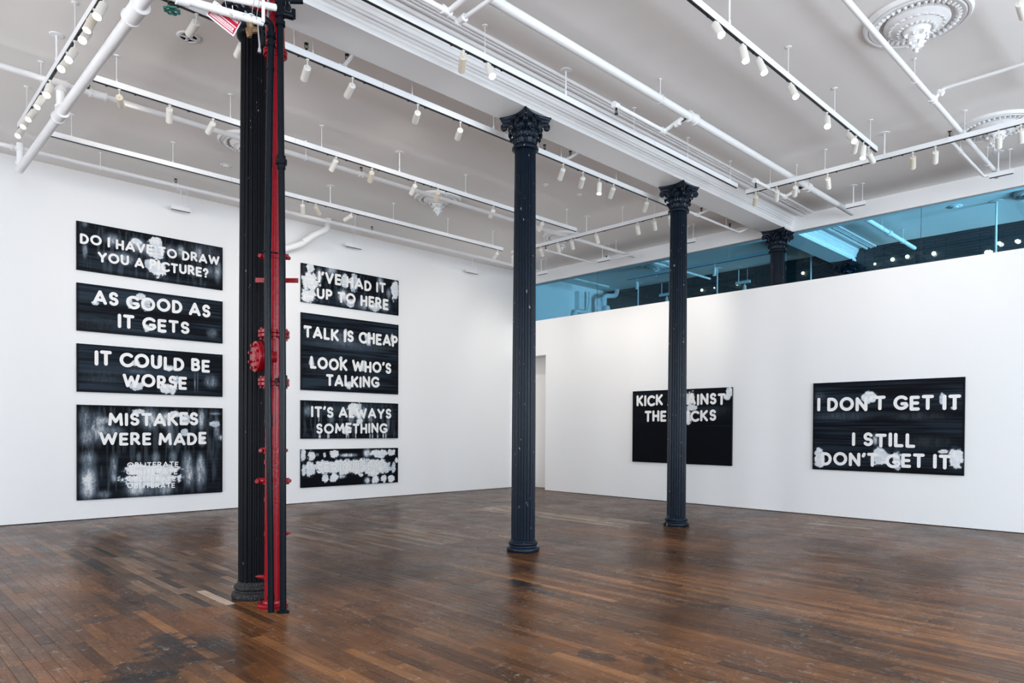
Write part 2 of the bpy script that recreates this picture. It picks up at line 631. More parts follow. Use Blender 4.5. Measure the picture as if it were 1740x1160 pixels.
wall_with_windows('wall_front', WIN_FRONT, -4.2, XEND - 3.0, lambda a, b, z0, z1: ((a, -5.25, z0), (b, -5.0, z1)))
wall_with_windows('wall_rear', WIN_REAR, -5.0, YL, lambda a, b, z0, z1: ((-4.45, a, z0), (-4.2, b, z1)))
for i, (a, b) in enumerate(WIN_FRONT):
    m = MB()
    for x in (a, (a + b) / 2 - 0.03, b - 0.06):
        m.box((x, -5.06, 0.85), (x + 0.06, -5.0, 4.65))
    for z in (0.85, 2.7, 4.59):
        m.box((a, -5.06, z), (b, -5.0, z + 0.06))
    struct(m.build('window_%d' % (i + 2), TRIM))
for i, (a, b) in enumerate(WIN_REAR):
    m = MB()
    for y in (a, (a + b) / 2 - 0.03, b - 0.06):
        m.box((-4.26, y, 0.85), (-4.2, y + 0.06, 4.65))
    for z in (0.85, 2.7, 4.59):
        m.box((-4.26, a, z), (-4.2, b, z + 0.06))
    struct(m.build('window_%d' % (i + 6), TRIM))

# ---- header over the glass, and the glass itself
struct(MB().box((XG, -5.0, 5.515), (XG + 0.26, YL, ZC)).build('trim_1', WALL))
win = bpy.data.objects.new('window_1', None)
COL.objects.link(win)
struct(win)
joints = [-5.0, -3.5, -1.08, 1.35, 3.77, 6.20, 8.62, 11.03, YL]
for a, b in zip(joints, joints[1:]):
    MB().box((XG + 0.085, a + 0.004, 3.2), (XG + 0.097, b - 0.004, 5.53)).build('pane', GLASS, win)
for a in joints[1:-1]:
    MB().box((XG + 0.086, a - 0.0035, 3.2), (XG + 0.096, a + 0.0035, 5.52)).build('pane_seal', mat('dark_seal', (0.01, 0.04, 0.05), 0.4) if a == joints[1] else bpy.data.materials['dark_seal'], win)

# ---- far wall behind the glass: dark, with shallow horizontal courses
fw = struct(MB().box((XEND, -5.2, 0), (XEND + 0.3, YL + 0.3, ZC)).build('wall_far', DARKW))
cm = MB()
for k in range(26):
    z = 4.2 + k * 0.062
    for j in range(44):
        y = -4.8 + j * 0.41 + (0.2 if k % 2 else 0)
        if y + 0.4 < YL:
            cm.box((XEND - 0.012 - 0.008 * ((j * 7 + k * 3) % 3), y, z), (XEND, y + 0.395, z + 0.055))
b_ = cm.build('brick_courses', mat('dark_brick', (0.014, 0.022, 0.030), 0.45, noise=0.5, nscale=4), fw)
b_['kind'] = 'stuff'

# ---- beam over the columns, with its stepped mouldings, and the cornice strip beside it
BEAM = [(6.52, 5.525), (6.045, 5.525), (6.045, 5.584), (6.050, 5.590), (6.062, 5.600), (6.066, 5.615), (6.064, 5.632), (6.038, 5.640), (6.034, 5.650), (6.038, 5.664), (6.052, 5.667), (6.052, 5.673), (6.030, 5.675),
        (6.028, 5.700), (6.012, 5.706), (6.010, 5.745), (5.996, 5.752), (5.990, 5.80), (5.975, ZC), (6.50, ZC), (6.50, 5.60), (6.52, 5.58)]
struct(MB().prism_x(BEAM, -4.2, XG).build('trim_2', TRIM))
struct(MB().prism_x(BEAM, XG + 0.26, XEND).build('trim_4', TRIM))
COR = [(5.872, ZC), (5.868, 5.80), (5.858, 5.782), (5.842, 5.768), (5.820, 5.762), (5.800, 5.766), (5.788, 5.778), (5.784, 5.808), (5.742, 5.808), (5.738, 5.780), (5.722, 5.774), (5.704, 5.778), (5.698, 5.806), (5.690, 5.806),
       (5.686, 5.786), (5.660, 5.784), (5.655, 5.808), (5.646, 5.808), (5.642, 5.790), (5.618, 5.790), (5.610, ZC)]
struct(MB().prism_x(COR, -4.2, XG).build('trim_3', TRIM))
struct(MB().prism_x(COR, XG + 0.26, XEND).build('trim_5', TRIM))


# ================================================================== COLUMNS
def flute(a, h):
    k = (a * 22 / (2 * PI)) % 1.0
    d = abs(k - 0.5) * 2          # 0 in the groove, 1 on the fillet
    return 1.0 - 0.115 * max(0.0, 1 - (d / 0.78) ** 2) ** 0.5


def leaf_mesh(h, r0, r1, w, curl):
    """acanthus leaf in the plane +X out, Z up, Y sideways, root at (r0, 0, 0)"""
    path = [(r0, 0), (r0 + 0.006, h * 0.35), (r0 + 0.016, h * 0.65), (r0 + (r1 - r0) * 0.55, h * 0.93), (r1 - 0.004, h), (r1 + 0.004, h - curl * 0.5), (r1 - 0.006, h - curl)]
    wid = [1.0, 0.95, 1.05, 0.85, 0.7, 0.5, 0.22]
    lobes = [(-1, -0.012), (-0.62, 0.002), (-0.3, -0.006), (0, 0.008), (0.3, -0.006), (0.62, 0.002), (1, -0.012)]
    vs, fs = [], []
    nl = len(lobes)
    for side in (0, 1):
        for i, (r, z) in enumerate(path):
            for (t, d) in lobes:
                jag = 1 + (0.16 if (i % 2 and abs(t) == 1) else 0)
                vs.append((r + d - 0.010 * side, t * w / 2 * wid[i] * jag, z - (0.006 * side if i > 3 else 0)))
    np_ = len(path) * nl
    for side in (0, 1):
        for i in range(len(path) - 1):
            for k in range(nl - 1):
                a = side * np_ + i * nl + k
                q = (a, a + 1, a + nl + 1, a + nl)
                fs.append(q if side == 0 else tuple(reversed(q)))
    for i in range(len(path) - 1):
        for k in (0, nl - 1):
            a = i * nl + k
            fs.append((a, a + nl, np_ + a + nl, np_ + a))
    for k in range(nl - 1):
        a = (len(path) - 1) * nl + k
        fs.append((a, a + 1, np_ + a + 1, np_ + a))
    return vs, fs


def make_column(label, worn=False):
    t = thing('fluted_column', (0, 0, 0), label, 'column', 'cast-iron columns along the beam')
    bm_ = IRONBASE if worn else IRON
    # base
    prof = [(0.205, 0.0), (0.210, 0.012), (0.212, 0.030), (0.205, 0.052), (0.190, 0.062), (0.180, 0.066), (0.176, 0.078), (0.182, 0.084), (0.190, 0.092), (0.192, 0.106), (0.184, 0.120), (0.172, 0.126), (0.166, 0.134), (0.160, 0.150), (0.150, 0.156)]
    MB().lathe(prof, 48).build('base', bm_, t)
    # shaft
    pr = [(0.1535, 0.148), (0.1535, 0.6), (0.152, 1.6), (0.148, 2.7), (0.142, 3.8), (0.135, 4.9), (0.1335, 5.11)]
    MB().lathe(pr, 220, rf=flute).build('shaft', IRONDARK if worn else IRON, t)
    # capital
    cap = MB().lathe([(0.135, 5.095), (0.158, 5.098), (0.170, 5.112), (0.172, 5.125), (0.166, 5.140), (0.146, 5.147), (0.146, 5.155), (0.154, 5.160), (0.152, 5.168), (0.134, 5.172), (0.135, 5.25), (0.142, 5.34), (0.165, 5.42), (0.20, 5.455)], 40)
    cp = cap.build('capital', IRONDARK if worn else IRON, t)
    # abacus with concave sides
    ring = []
    for q in range(4):
        a0 = PI / 4 + q * PI / 2
        c0 = Vector((math.cos(a0), math.sin(a0))) * 0.335
        c1 = Vector((math.cos(a0 + PI / 2), math.sin(a0 + PI / 2))) * 0.335
        mid = (c0 + c1) / 2
        inn = -mid.normalized()
        tdir = (c1 - c0).normalized()
        for k in range(9):
            s = k / 9 if k else 0
            p = c0.lerp(c1, 0.03 + 0.94 * k / 8)
            ring.append(p + inn * 0.062 * (1 - ((k - 4) / 4) ** 2))
    ab = MB()
    lev = [(0.90, 5.452), (0.93, 5.470), (0.96, 5.478), (0.955, 5.492), (0.99, 5.500), (1.02, 5.512), (1.02, 5.5245)]
    vs = [(p.x * s, p.y * s, z) for s, z in lev for p in ring]
    n = len(ring)
    fs = [(i * n + k, i * n + (k + 1) % n, (i + 1) * n + (k + 1) % n, (i + 1) * n + k) for i in range(len(lev) - 1) for k in range(n)]
    fs += [tuple(reversed(range(n))), tuple((len(lev) - 1) * n + k for k in range(n))]
    ab.add(vs, fs)
    ab.build('abacus', IRON, cp)
    # leaves
    for row, (h, r1, w, z, off, curl) in enumerate([(0.090, 0.190, 0.112, 5.165, 0, 0.034), (0.185, 0.226, 0.118, 5.165, PI / 8, 0.045)]):
        vs, fs = leaf_mesh(h, 0.136, r1, w, curl)
        first = None
        for k in range(8):
            a = off + k * PI / 4
            if first is None:
                lm = MB().add(vs, fs, True)
                lm.tube([(r1 - 0.008, -0.026, h - 0.014), (r1, 0, h - 0.010), (r1 - 0.008, 0.026, h - 0.014)], [0.010, 0.014, 0.010], 8)
                lm.tube([(r1 - 0.012, -0.012, h - curl), (r1 - 0.012, 0.012, h - curl)], 0.012, 8)
                first = lm.build('leaf', IRON, cp)
                o = first
            else:
                o = first.copy()
                COL.objects.link(o)
            o.parent = cp
            o.matrix_local = Matrix.Translation((0, 0, z)) @ Matrix.Rotation(a, 4, 'Z')
    # volutes at the corners and small helices
    def spiral(rad, thick, turns=1.6, dz=0.0):
        pts, rs = [], []
        for k in range(26):
            u = k / 25
            a = PI / 2 - turns * 2 * PI * u
            r = rad * (1 - 0.82 * u)
            pts.append((r * math.cos(a), 0, r * math.sin(a)))
            rs.append(thick * (1 - 0.35 * u))
        return pts, rs
    first = None
    for q in range(4):
        if first is None:
            m = MB()
            pts, rs = spiral(0.036, 0.017)
            stem_ = [(-0.125, 0, -0.08), (-0.085, 0, -0.01), (-0.045, 0, 0.026)]
            for dy in (-0.014, 0.014):
                pp = [(x + 0.0, y + dy, z) for x, y, z in stem_] + [(x, y + dy, z) for x, y, z in pts]
                m.tube(pp, [0.012, 0.015, 0.017] + rs, 8)
            first = m.build('volute', IRON, cp)
            o = first
        else:
            o = first.copy()
            COL.objects.link(o)
            o.parent = cp
        a = PI / 4 + q * PI / 2
        o.matrix_local = Matrix.Rotation(a, 4, 'Z') @ Matrix.Translation((0.268, 0, 5.400))
    first = None
    for q in range(8):
        if first is None:
            pts, rs = spiral(0.028, 0.010, 1.4)
            first = MB().tube([(-0.05, 0, -0.09), (-0.035, 0, -0.02)] + pts, [0.01, 0.01] + rs, 8).build('helix_scroll', IRON, cp)
            o = first
        else:
            o = first.copy()
            COL.objects.link(o)
            o.parent = cp
        s = 1 if q % 2 else -1
        o.matrix_local = Matrix.Rotation((q // 2) * PI / 2, 4, 'Z') @ Matrix.Translation((0.205, s * 0.06, 5.42)) @ Matrix.Rotation(-s * PI / 2, 4, 'Z') @ Matrix.Rotation(PI, 4, 'Z')
    first = None
    for q in range(4):
        if first is None:
            m = MB()
            for k in range(6):
                a = k * PI / 3
                m.tube([(0, 0, 0), (0.008, 0.013 * math.cos(a), 0.013 * math.sin(a)), (0.014, 0.030 * math.cos(a), 0.030 * math.sin(a))], [0.010, 0.012, 0.007], 6)
            m.tube([(-0.02, 0, 0), (0.010, 0, 0)], 0.010, 8)
            first = m.build('rosette', IRON, cp)
            o = first
        else:
            o = first.copy()
            COL.objects.link(o)
            o.parent = cp
        o.matrix_local = Matrix.Rotation(q * PI / 2, 4, 'Z') @ Matrix.Translation((0.178, 0, 5.482))
    return t


col = make_column('fluted black iron column in the middle with a white wall gap beside it, second from the camera')
col.location = (6.34, 6.27, 0)
col['label'] = 'fluted navy-black iron column standing alone in the middle of the floor'
for (x, y, lab) in [(9.90, 6.26, 'fluted navy-black iron column in front of the KICK AGAINST painting'),
                    (13.48, 6.25, 'far black column half hidden behind the white partition, against the blue glass'),
                    (17.02, 6.25, 'dark column capital seen only faintly through the blue glass at the second beam end')]:
    c = copy_tree(col)
    c.location = (x, y, 0)
    c['label'] = lab
c1_ = make_column('nearest and thickest-looking fluted black column, with the red standpipe beside it', worn=True)
c1_.location = (2.795, 6.235, 0)

# ================================================================== TRACK LIGHTING
small_canopy = MB().lathe([(0.004, -0.012), (0.030, -0.008), (0.033, 0.0)], 16).mesh('canopy', TRACK)
big_canopy = MB().lathe([(0.012, -0.010), (0.066, -0.007), (0.070, 0.0)], 24).mesh('canopy', TRACK)
thin_rod = MB().tube([(0, 0, 0), (0, 0, 0.035), (0, 0, 0.04), (0, 0, 0.30)], [0.010, 0.006, 0.004, 0.004], 8).mesh('rod', TRACK)
thick_rod = MB().tube([(0, 0, 0), (0, 0, 0.05), (0, 0, 0.055), (0, 0, 0.30)], [0.015, 0.014, 0.010, 0.010], 10).mesh('rod', TRACK)
clip = MB().box((-0.010, -0.008, -0.012), (0.010, 0.008, 0)).mesh('track_clip', SLOT)


JOINT = mat('track_joint_grey', (0.45, 0.46, 0.48), 0.5)


def child(name, me, parent, loc):
    o = bpy.data.objects.new(name, me)
    COL.objects.link(o)
    o.parent = parent
    o.location = Vector(loc) - WORLD_OF.get(parent.name, Vector((0, 0, 0)))
    return o


def track(axis, v, a0, a1, rods, feeds, label, clips=(), z0=ZB, z1=ZT, w=0.036, name='light_track'):
    """axis 1: runs along X at Y = v; axis 0: runs along Y at X = v"""
    P = (lambda a, z: (a, v, z)) if axis == 1 else (lambda a, z: (v, a, z))
    t = thing(name, P((a0 + a1) / 2, z0), label, 'light track')
    h = w / 2

    def bx(m, s, e, hh, za, zb):
        if axis == 1:
            m.box((s, v - hh, za), (e, v + hh, zb))
        else:
            m.box((v - hh, s, za), (v + hh, e, zb))
        return m
    m = MB()
    bx(m, a0, a1, h, z0 + 0.007, z1)
    m.build('rail', TRACK, t)
    m = MB()
    bx(m, a0 + 0.004, a1 - 0.004, h - 0.004, z0, z0 + 0.007)
    m.build('conductor_slot', SLOT, t)
    n = 1.2192 * 2
    k = a0 + n
    while k < a1 - 0.3:
        bx(MB(), k - 0.0015, k + 0.0015, h + 0.0006, z0 + 0.008, z1 + 0.0006).build('joint', JOINT, t)
        k += n
    for r in rods:
        child('rod', thin_rod, t, P(r, z1))
        child('canopy', small_canopy, t, P(r, ZC))
    for r in feeds:
        child('rod', thick_rod, t, P(r, z1))
        child('canopy', big_canopy, t, P(r, ZC))
    for c in clips:
        child('track_clip', clip, t, P(c, z0))
    return t


RX = [2.354, 3.665, 4.955, 7.62, 8.94, 10.19]
track(1, 11.04, 2.10, 10.48, RX, [6.29], 'long white light track nearest the left wall, hung on thin rods', clips=(5.25, 5.86, 6.2, 6.55, 6.85, 9.9))
track(1, 8.94, 2.11, 10.48, RX, [6.28], 'white light track second out from the left wall, passing the plaster rosettes', clips=(2.25, 2.55, 3.15, 3.8, 5.05, 5.35, 5.9, 6.45, 6.75, 6.9, 7.2))
track(1, 6.80, 2.10, 10.42, RX, [6.28], 'white light track just behind the columns, below the back of the beam', clips=(2.3, 3.1, 3.35, 3.5, 3.8, 4.05, 4.3, 4.9, 5.15, 5.6, 5.85, 8.0, 8.7, 9.1))
track(1, 5.51, 3.2, 10.41, RX[1:], [6.25], 'white light track running in front of the stepped beam mouldings', clips=(4.5, 4.72, 4.95, 5.1, 5.2))
track(1, 3.43, 2.10, 10.43, RX, [6.30], 'white light track over the right half of the room, ending at the cross track', clips=(5.9, 6.45, 6.8, 7.6, 8.6, 9.3, 9.9))
track(0, 10.78, -1.0, 5.54, [0.9, 2.45, 4.27, 5.13], [3.437], 'white cross track right of the beam, before the glass band', clips=(1.9, 2.2, 2.45, 3.2, 3.35, 3.75, 4.1, 4.5, 4.8, 5.0, 5.3))
track(0, 10.81, 6.85, 11.10, [7.35, 8.07, 10.1], [8.956], 'white cross track left of the beam, passing behind the middle columns', clips=(7.2, 7.6, 8.5, 9.2, 9.5, 10.0))
track(0, 1.765, 5.2, 11.06, [5.9, 8.13, 9.72, 10.55], [8.93], 'steeply seen white cross track at the upper left, full of lit spotlights', clips=(7.0, 7.5, 8.0, 8.8, 9.0, 9.5, 10.3))
track(1, 1.32, 4.0, 10.42, [7.4, 8.9], [6.3], 'white light track cut off by the top right corner of the photo', clips=(7.5,))
track(0, 14.76, 6.78, 10.85, [8.0, 10.6], [9.3], 'cross track in the room behind the blue glass')
for (ax, v, a, b, lab) in [(1, 13.14, 4.33, 4.66, 'short white bar on two rods over the upper left painting'),
                           (1, 13.14, 7.86, 8.24, 'short white bar on two rods over the I\'VE HAD IT painting'),
                           (1, 13.14, 11.25, 11.62, 'short white bar on two rods high on the left wall near the far corner'),
                           (0, 12.70, 4.34, 4.66, 'short white bar on two rods under the end of the thick right-hand pipe'),
                           (0, 12.72, 2.25, 2.56, 'short white bar on two rods at the right edge, below the rosette'),
                           (0, 12.75, 9.86, 10.22, 'short white bar on rods beside the bent pipe at the header'),
                           (0, 12.75, 11.82, 12.14, 'short white bar on two rods at the header, just right of the middle column'),
                           (0, 12.75, 7.66, 7.98, 'short white bar on two rods at the header, just right of the third column')]:
    t = track(ax, v, a, b, [b - 0.05 if ax == 1 else a + 0.05], [(a + b) / 2 + (0.04 if ax == 0 else 0)], lab, name='short_track')
    t['group'] = 'short hung bars along the walls'

# lamp heads
# per track: where each lamp head hangs and which way it points
SPOTS = {
 'T8': [((1.765, 7.101, 5.357), (-0.368, -0.332, -0.869)), ((1.765, 7.399, 5.380), (-0.382, -0.131, -0.915)), ((1.765, 7.629, 5.322), (-0.379, -0.524, -0.763)), ((1.765, 8.142, 5.346), (-0.390, -0.435, -0.812)), ((1.765, 8.446, 5.349), (-0.410, -0.512, -0.755)), ((1.765, 9.257, 5.379), (-0.264, -0.506, -0.821)), ((1.765, 9.636, 5.374), (-0.376, -0.402, -0.835)), ((1.765, 10.113, 5.368), (-0.414, -0.458, -0.787)), ((1.765, 10.477, 5.404), (-0.369, -0.428, -0.825)), ((1.765, 10.788, 5.368), (-0.397, -0.486, -0.779))],
 'T3': [((2.467, 6.800, 5.365), (-0.025, 0.975, -0.221)), ((2.900, 6.800, 5.313), (0.173, 0.982, -0.070)), ((3.601, 6.800, 5.357), (0.281, 0.933, -0.226)), ((4.144, 6.800, 5.361), (0.189, 0.943, -0.274)), ((5.038, 6.800, 5.345), (0.430, 0.886, -0.176)), ((5.704, 6.800, 5.340), (0.465, 0.868, -0.174)), ((7.667, 6.800, 5.363), (0.468, 0.765, -0.443)), ((8.117, 6.800, 5.350), (0.564, 0.735, -0.377)), ((8.509, 6.800, 5.375), (-0.177, -0.129, -0.976)), ((8.867, 6.800, 5.382), (0.496, 0.734, -0.464)), ((9.783, 6.800, 5.364), (0.577, 0.668, -0.469))],
 'T4': [((4.655, 5.510, 5.380), (0.544, 0.779, -0.311)), ((4.999, 5.510, 5.408), (-0.151, -0.550, -0.821))],
 'T5': [((6.028, 3.430, 5.411), (-0.274, -0.520, -0.809)), ((6.572, 3.430, 5.406), (-0.243, -0.323, -0.915)), ((6.916, 3.430, 5.405), (-0.167, -0.436, -0.885)), ((7.681, 3.430, 5.401), (-0.281, -0.463, -0.840)), ((8.701, 3.430, 5.380), (-0.526, -0.254, -0.812)), ((9.399, 3.430, 5.381), (-0.410, -0.552, -0.726)), ((9.659, 3.430, 5.363), (0.833, 0.425, -0.353)), ((9.932, 3.430, 5.382), (-0.321, -0.076, -0.944)), ((10.138, 3.430, 5.346), (0.934, 0.003, -0.356))],
 'T6': [((10.780, 5.370, 5.370), (0.758, 0.473, -0.449)), ((10.780, 5.016, 5.376), (0.765, 0.405, -0.501)), ((10.780, 4.719, 5.367), (0.798, 0.420, -0.432)), ((10.780, 4.226, 5.372), (0.833, 0.246, -0.495)), ((10.780, 3.068, 5.376), (0.811, 0.222, -0.541)), ((10.780, 2.790, 5.369), (0.846, 0.240, -0.476)), ((10.780, 2.071, 5.375), (0.841, 0.160, -0.518)), ((10.780, 1.835, 5.378), (0.841, 0.097, -0.532))],
 'T9': [((7.623, 1.320, 5.397), (0.961, 0.003, -0.276))],
 'T2': [((2.381, 8.940, 5.356), (0.373, 0.921, -0.111)), ((2.929, 8.940, 5.399), (0.256, 0.832, -0.491)), ((3.446, 8.940, 5.386), (0.035, 0.947, -0.321)), ((5.183, 8.940, 5.398), (0.070, 0.845, -0.531)), ((5.784, 8.940, 5.381), (0.348, 0.846, -0.405)), ((6.582, 8.940, 5.387), (0.209, 0.869, -0.448)), ((7.032, 8.940, 5.388), (0.436, 0.787, -0.436)), ((8.255, 8.940, 5.367), (0.426, 0.853, -0.301)), ((9.511, 8.940, 5.407), (0.354, 0.830, -0.431))],
 'T1': [((5.764, 11.040, 5.364), (0.435, 0.744, -0.507)), ((6.006, 11.040, 5.393), (0.709, 0.567, -0.420)), ((6.712, 11.040, 5.390), (-0.154, 0.960, -0.235)), ((10.326, 11.040, 5.374), (0.240, 0.883, -0.404))],
 'T7': [((10.810, 11.058, 5.387), (0.605, 0.558, -0.568)), ((10.810, 10.208, 5.394), (0.758, 0.444, -0.477)), ((10.810, 9.721, 5.417), (0.598, 0.335, -0.728)), ((10.810, 9.347, 5.410), (0.647, 0.308, -0.697)), ((10.810, 8.708, 5.408), (0.696, 0.289, -0.657)), ((10.810, 7.725, 5.386), (0.729, 0.355, -0.585)), ((10.810, 7.354, 5.389), (0.752, 0.344, -0.562)), ((10.810, 7.013, 5.404), (0.729, 0.363, -0.580))],
}

stem_me = MB().tube([(0, 0, -0.075), (0, 0, 0)], 0.0055, 8).box((-0.014, -0.012, -0.012), (0.014, 0.012, 0.0)).mesh('stem', SPOT)
RB, LB = 0.0385, 0.185


def body_mesh(m, r, L):
    prof = [(0.002, 0.0), (r - 0.004, 0.0), (r, 0.004), (r, L), (r - 0.003, L), (r - 0.004, L - 0.006), (r - 0.005, L - 0.03)]
    me = MB().lathe(prof, 28, close=False)
    me.tube([(0, 0, 0.02), (0, 0, -0.012)], 0.012, 8)
    return me.mesh('lamp_body', m)


WARM = mat('aged_cream_metal', (0.70, 0.63, 0.52), 0.4)
bodies = [body_mesh(SPOT, RB, LB), body_mesh(WARM, RB, LB)]
face_on = MB().lathe([(0.001, LB - 0.02), (RB - 0.006, LB - 0.02)], 24, close=True).mesh('lamp_face', LITON)
face_dim = MB().lathe([(0.001, LB - 0.02), (RB - 0.006, LB - 0.02)], 24, close=True).mesh('lamp_face', LITDIM)
TN = {'T1': 'the track nearest the left wall', 'T2': 'the second track from the wall', 'T3': 'the track just behind the columns', 'T4': 'the track before the beam mouldings', 'T5': 'the long right-hand track',
      'T6': 'the cross track right of the beam', 'T7': 'the cross track left of the beam', 'T8': 'the steep upper left track', 'T9': 'the track in the top right corner', 'T10': 'the track behind the glass'}
LIT = {('T8', 0), ('T8', 1), ('T8', 2), ('T8', 3), ('T8', 4), ('T8', 5), ('T4', 1), ('T5', 0), ('T5', 1), ('T5', 2), ('T5', 3), ('T5', 4), ('T5', 5), ('T5', 7), ('T3', 8)}
SPOTS['T10'] = [((14.76, 10.55, 5.36), (0.05, 0, -1)), ((14.76, 8.35, 5.36), (-0.05, 0.02, -1))]
WATT = {'T1': 2, 'T2': 3.6, 'T3': 7, 'T6': 1.1, 'T7': 7, 'T5': 4, 'T8': 4, 'T4': 4, 'T10': 10}
ld = {}
for k, lst in SPOTS.items():
    ends = {'T6': 'beam end', 'T7': 'left end', 'T8': 'upper end', 'T10': 'left end'}
    for i, (A, u) in enumerate(lst):
        lit = (k, i) in LIT
        A, u = Vector(A), Vector(u).normalized()
        lab = ('lit ' if lit else '') + 'white spotlight, ' + ORD[i] + ' from the ' + ends.get(k, 'left end') + ' on ' + TN[k]
        if k == 'T9':
            lab = 'white cylinder spotlight cut by the right frame edge at the top right corner'
        t = thing('spotlight', (A.x, A.y, ZB), lab, 'spotlight', 'cylinder spotlights on ' + TN[k])
        st = bpy.data.objects.new('stem', stem_me)
        COL.objects.link(st)
        st.parent = t
        b = bpy.data.objects.new('lamp_body', bodies[1 if (k, i) in {('T2', 0), ('T2', 4), ('T4', 0), ('T8', 1), ('T2', 6), ('T1', 1), ('T6', 4), ('T6', 0)} else 0])
        COL.objects.link(b)
        b.parent = t
        q = u.to_track_quat('Z', 'Y')
        b.matrix_local = Matrix.Translation(A - Vector((A.x, A.y, ZB))) @ q.to_matrix().to_4x4()
        fc = bpy.data.objects.new('lamp_face', face_on if lit else face_dim)
        COL.objects.link(fc)
        fc.parent = b
        if k in WATT and not (k == 'T3' and i % 2) and not (k == 'T7' and i in (2, 5)) and k != 'T9':
            key = k
            if key not in ld:
                l = bpy.data.lights.new('spot_beam', 'SPOT')
                l.energy = WATT[k] * 10
                l.color = (1.0, 0.92, 0.82)
                l.spot_size = R(74)
                l.spot_blend = 1.0
                l.shadow_soft_size = 0.045
                ld[key] = l
            lo = bpy.data.objects.new('spot_beam', ld[key])
            COL.objects.link(lo)
            lo.parent = b
            lo.matrix_local = Matrix.Translation((0, 0, LB + 0.01)) @ Matrix.Rotation(PI, 4, 'X')


# ================================================================== PIPES
def rounded(pts, rad=0.08, n=5):
    """fillet a polyline so that a tube bends instead of breaking"""
    pts = [Vector(p) for p in pts]
    out = [pts[0]]
    for a, b, c in zip(pts, pts[1:], pts[2:]):
        d1, d2 = (a - b), (c - b)
        r = min(rad, d1.length * 0.45, d2.length * 0.45)
        p0, p1 = b + d1.normalized() * r, b + d2.normalized() * r
        for k in range(n + 1):
            t = k / n
            out.append(p0 * (1 - t) ** 2 + b * 2 * t * (1 - t) + p1 * t * t)
    out.append(pts[-1])
    return out


def coupling(t, p, d, r, L=0.10, name='coupling', m=None, rings=True):
    p, d = Vector(p), Vector(d).normalized()
    mb = MB()
    mb.tube([p - d * L / 2, p + d * L / 2], r * 1.22, 16)
    if rings:
        for s in (-1, 1):
            mb.tube([p + d * (s * L / 2 - 0.010), p + d * (s * L / 2 + 0.010)], r * 1.38, 16)
    return mb.build(name, m or PIPEW, t)


def hanger(t, x, y, z, r, zc=ZC):
    m = MB()
    m.tube([(x, y, z + r), (x, y, z + r + 0.04), (x, y, z + r + 0.045), (x, y, zc)], [0.011, 0.007, 0.0045, 0.0045], 8)
    m.tube([(x, y, zc - 0.012), (x, y, zc)], 0.018, 10)
    m.lathe([(r + 0.004, 0), (r + 0.004, 0.02)], 16) if False else None
    m.build('hanger', PIPEW, t)
    ring = MB()
    pts = [(0, (r + 0.006) * math.cos(a), (r + 0.006) * math.sin(a)) for a in [k * PI / 8 for k in range(17)]]
    ring.tube([(x + p[0], y + p[1], z + p[2]) for p in pts], 0.005, 6, caps=False)
    ring.build('hanger_ring', PIPEW, t)


sp_me = None


def sprinkler(t, x, y, z, up=True):
    """small dark sprinkler head: frame arms, deflector, cap"""
    s = 1 if up else -1
    m = MB()
    m.tube([(0, 0, 0), (0, 0, s * 0.018)], 0.014, 8)
    for q in (-1, 1):
        m.tube([(q * 0.008, 0, s * 0.016), (q * 0.020, 0, s * 0.032), (q * 0.019, 0, s * 0.052), (q * 0.004, 0, s * 0.066)], 0.0045, 6)
    m.tube([(0, 0, s * 0.016), (0, 0, s * 0.066)], 0.0035, 6)
    m.tube([(0, 0, s * 0.066), (0, 0, s * 0.074)], [0.022, 0.025], 12)
    m.xf(Matrix.Translation((x, y, z)))
    return m.build('sprinkler_head', SPRK, t)


def pipe(label, pts, r, name='ceiling_pipe', rad=0.08, m=None, cat='pipe', group=None, seg=16):
    p0 = Vector(pts[0])
    t = thing(name, p0, label, cat, group)
    MB().tube(rounded(pts, rad), r, seg).build('pipe_run', m or PIPEW, t)
    return t


# thick pipe right of the beam
t = pipe('thick white pipe running beside the beam on its right', [(-4.0, 4.83, 5.575), (13.45, 4.83, 5.575)], 0.048)
for x in (-1.0, 3.2, 7.21, 11.07):
    hanger(t, x, 4.83, 5.575, 0.048)
for x in (7.93, 11.47):
    coupling(t, (x, 4.83, 5.575), (1, 0, 0), 0.052, 0.14)
    MB().tube([(x - 0.13, 4.84, 5.55), (x - 0.13, 4.90, 5.53)], 0.027, 10).build('outlet', SPRK, t)
# the branch with pendent heads next to the cornice
for i, (xa, xb, xh, lab) in enumerate([(6.73, 7.78, 6.76, 'thin white branch pipe by the cornice, between the first two columns'), (10.30, 11.36, 10.33, 'thin white branch pipe by the cornice, over the cross track end')]):
    t = pipe(lab, [(xa, 5.15, 5.455), (xb, 5.15, 5.455), (xb, 4.86, 5.545)], 0.026, rad=0.03, group='sprinkler branches by the cornice')
    coupling(t, (xa + 0.02, 5.15, 5.455), (1, 0, 0), 0.028, 0.06)
    coupling(t, (xb - 0.02, 5.15, 5.455), (1, 0, 0), 0.028, 0.06)
    coupling(t, (xb, 4.95, 5.49), (0, -1, 0.2), 0.024, 0.05)
    sprinkler(t, xh, 5.15, 5.425, up=False)
t = pipe('white elbowed branch pipe at the top edge, crossing over the beam mouldings', [(3.2, 5.10, 5.44), (4.12, 5.10, 5.44), (4.12, 4.2, 5.52), (4.12, 2.8, 5.52)], 0.026, rad=0.03)
coupling(t, (4.10, 5.10, 5.44), (1, 0, 0), 0.03, 0.08)
t = pipe('second thin white pipe at the top edge beside the elbowed branch', [(4.30, 5.12, 5.45), (4.30, 2.8, 5.53)], 0.020, rad=0.03)
coupling(t, (4.30, 5.12, 5.45), (0, 1, 0), 0.028, 0.09)
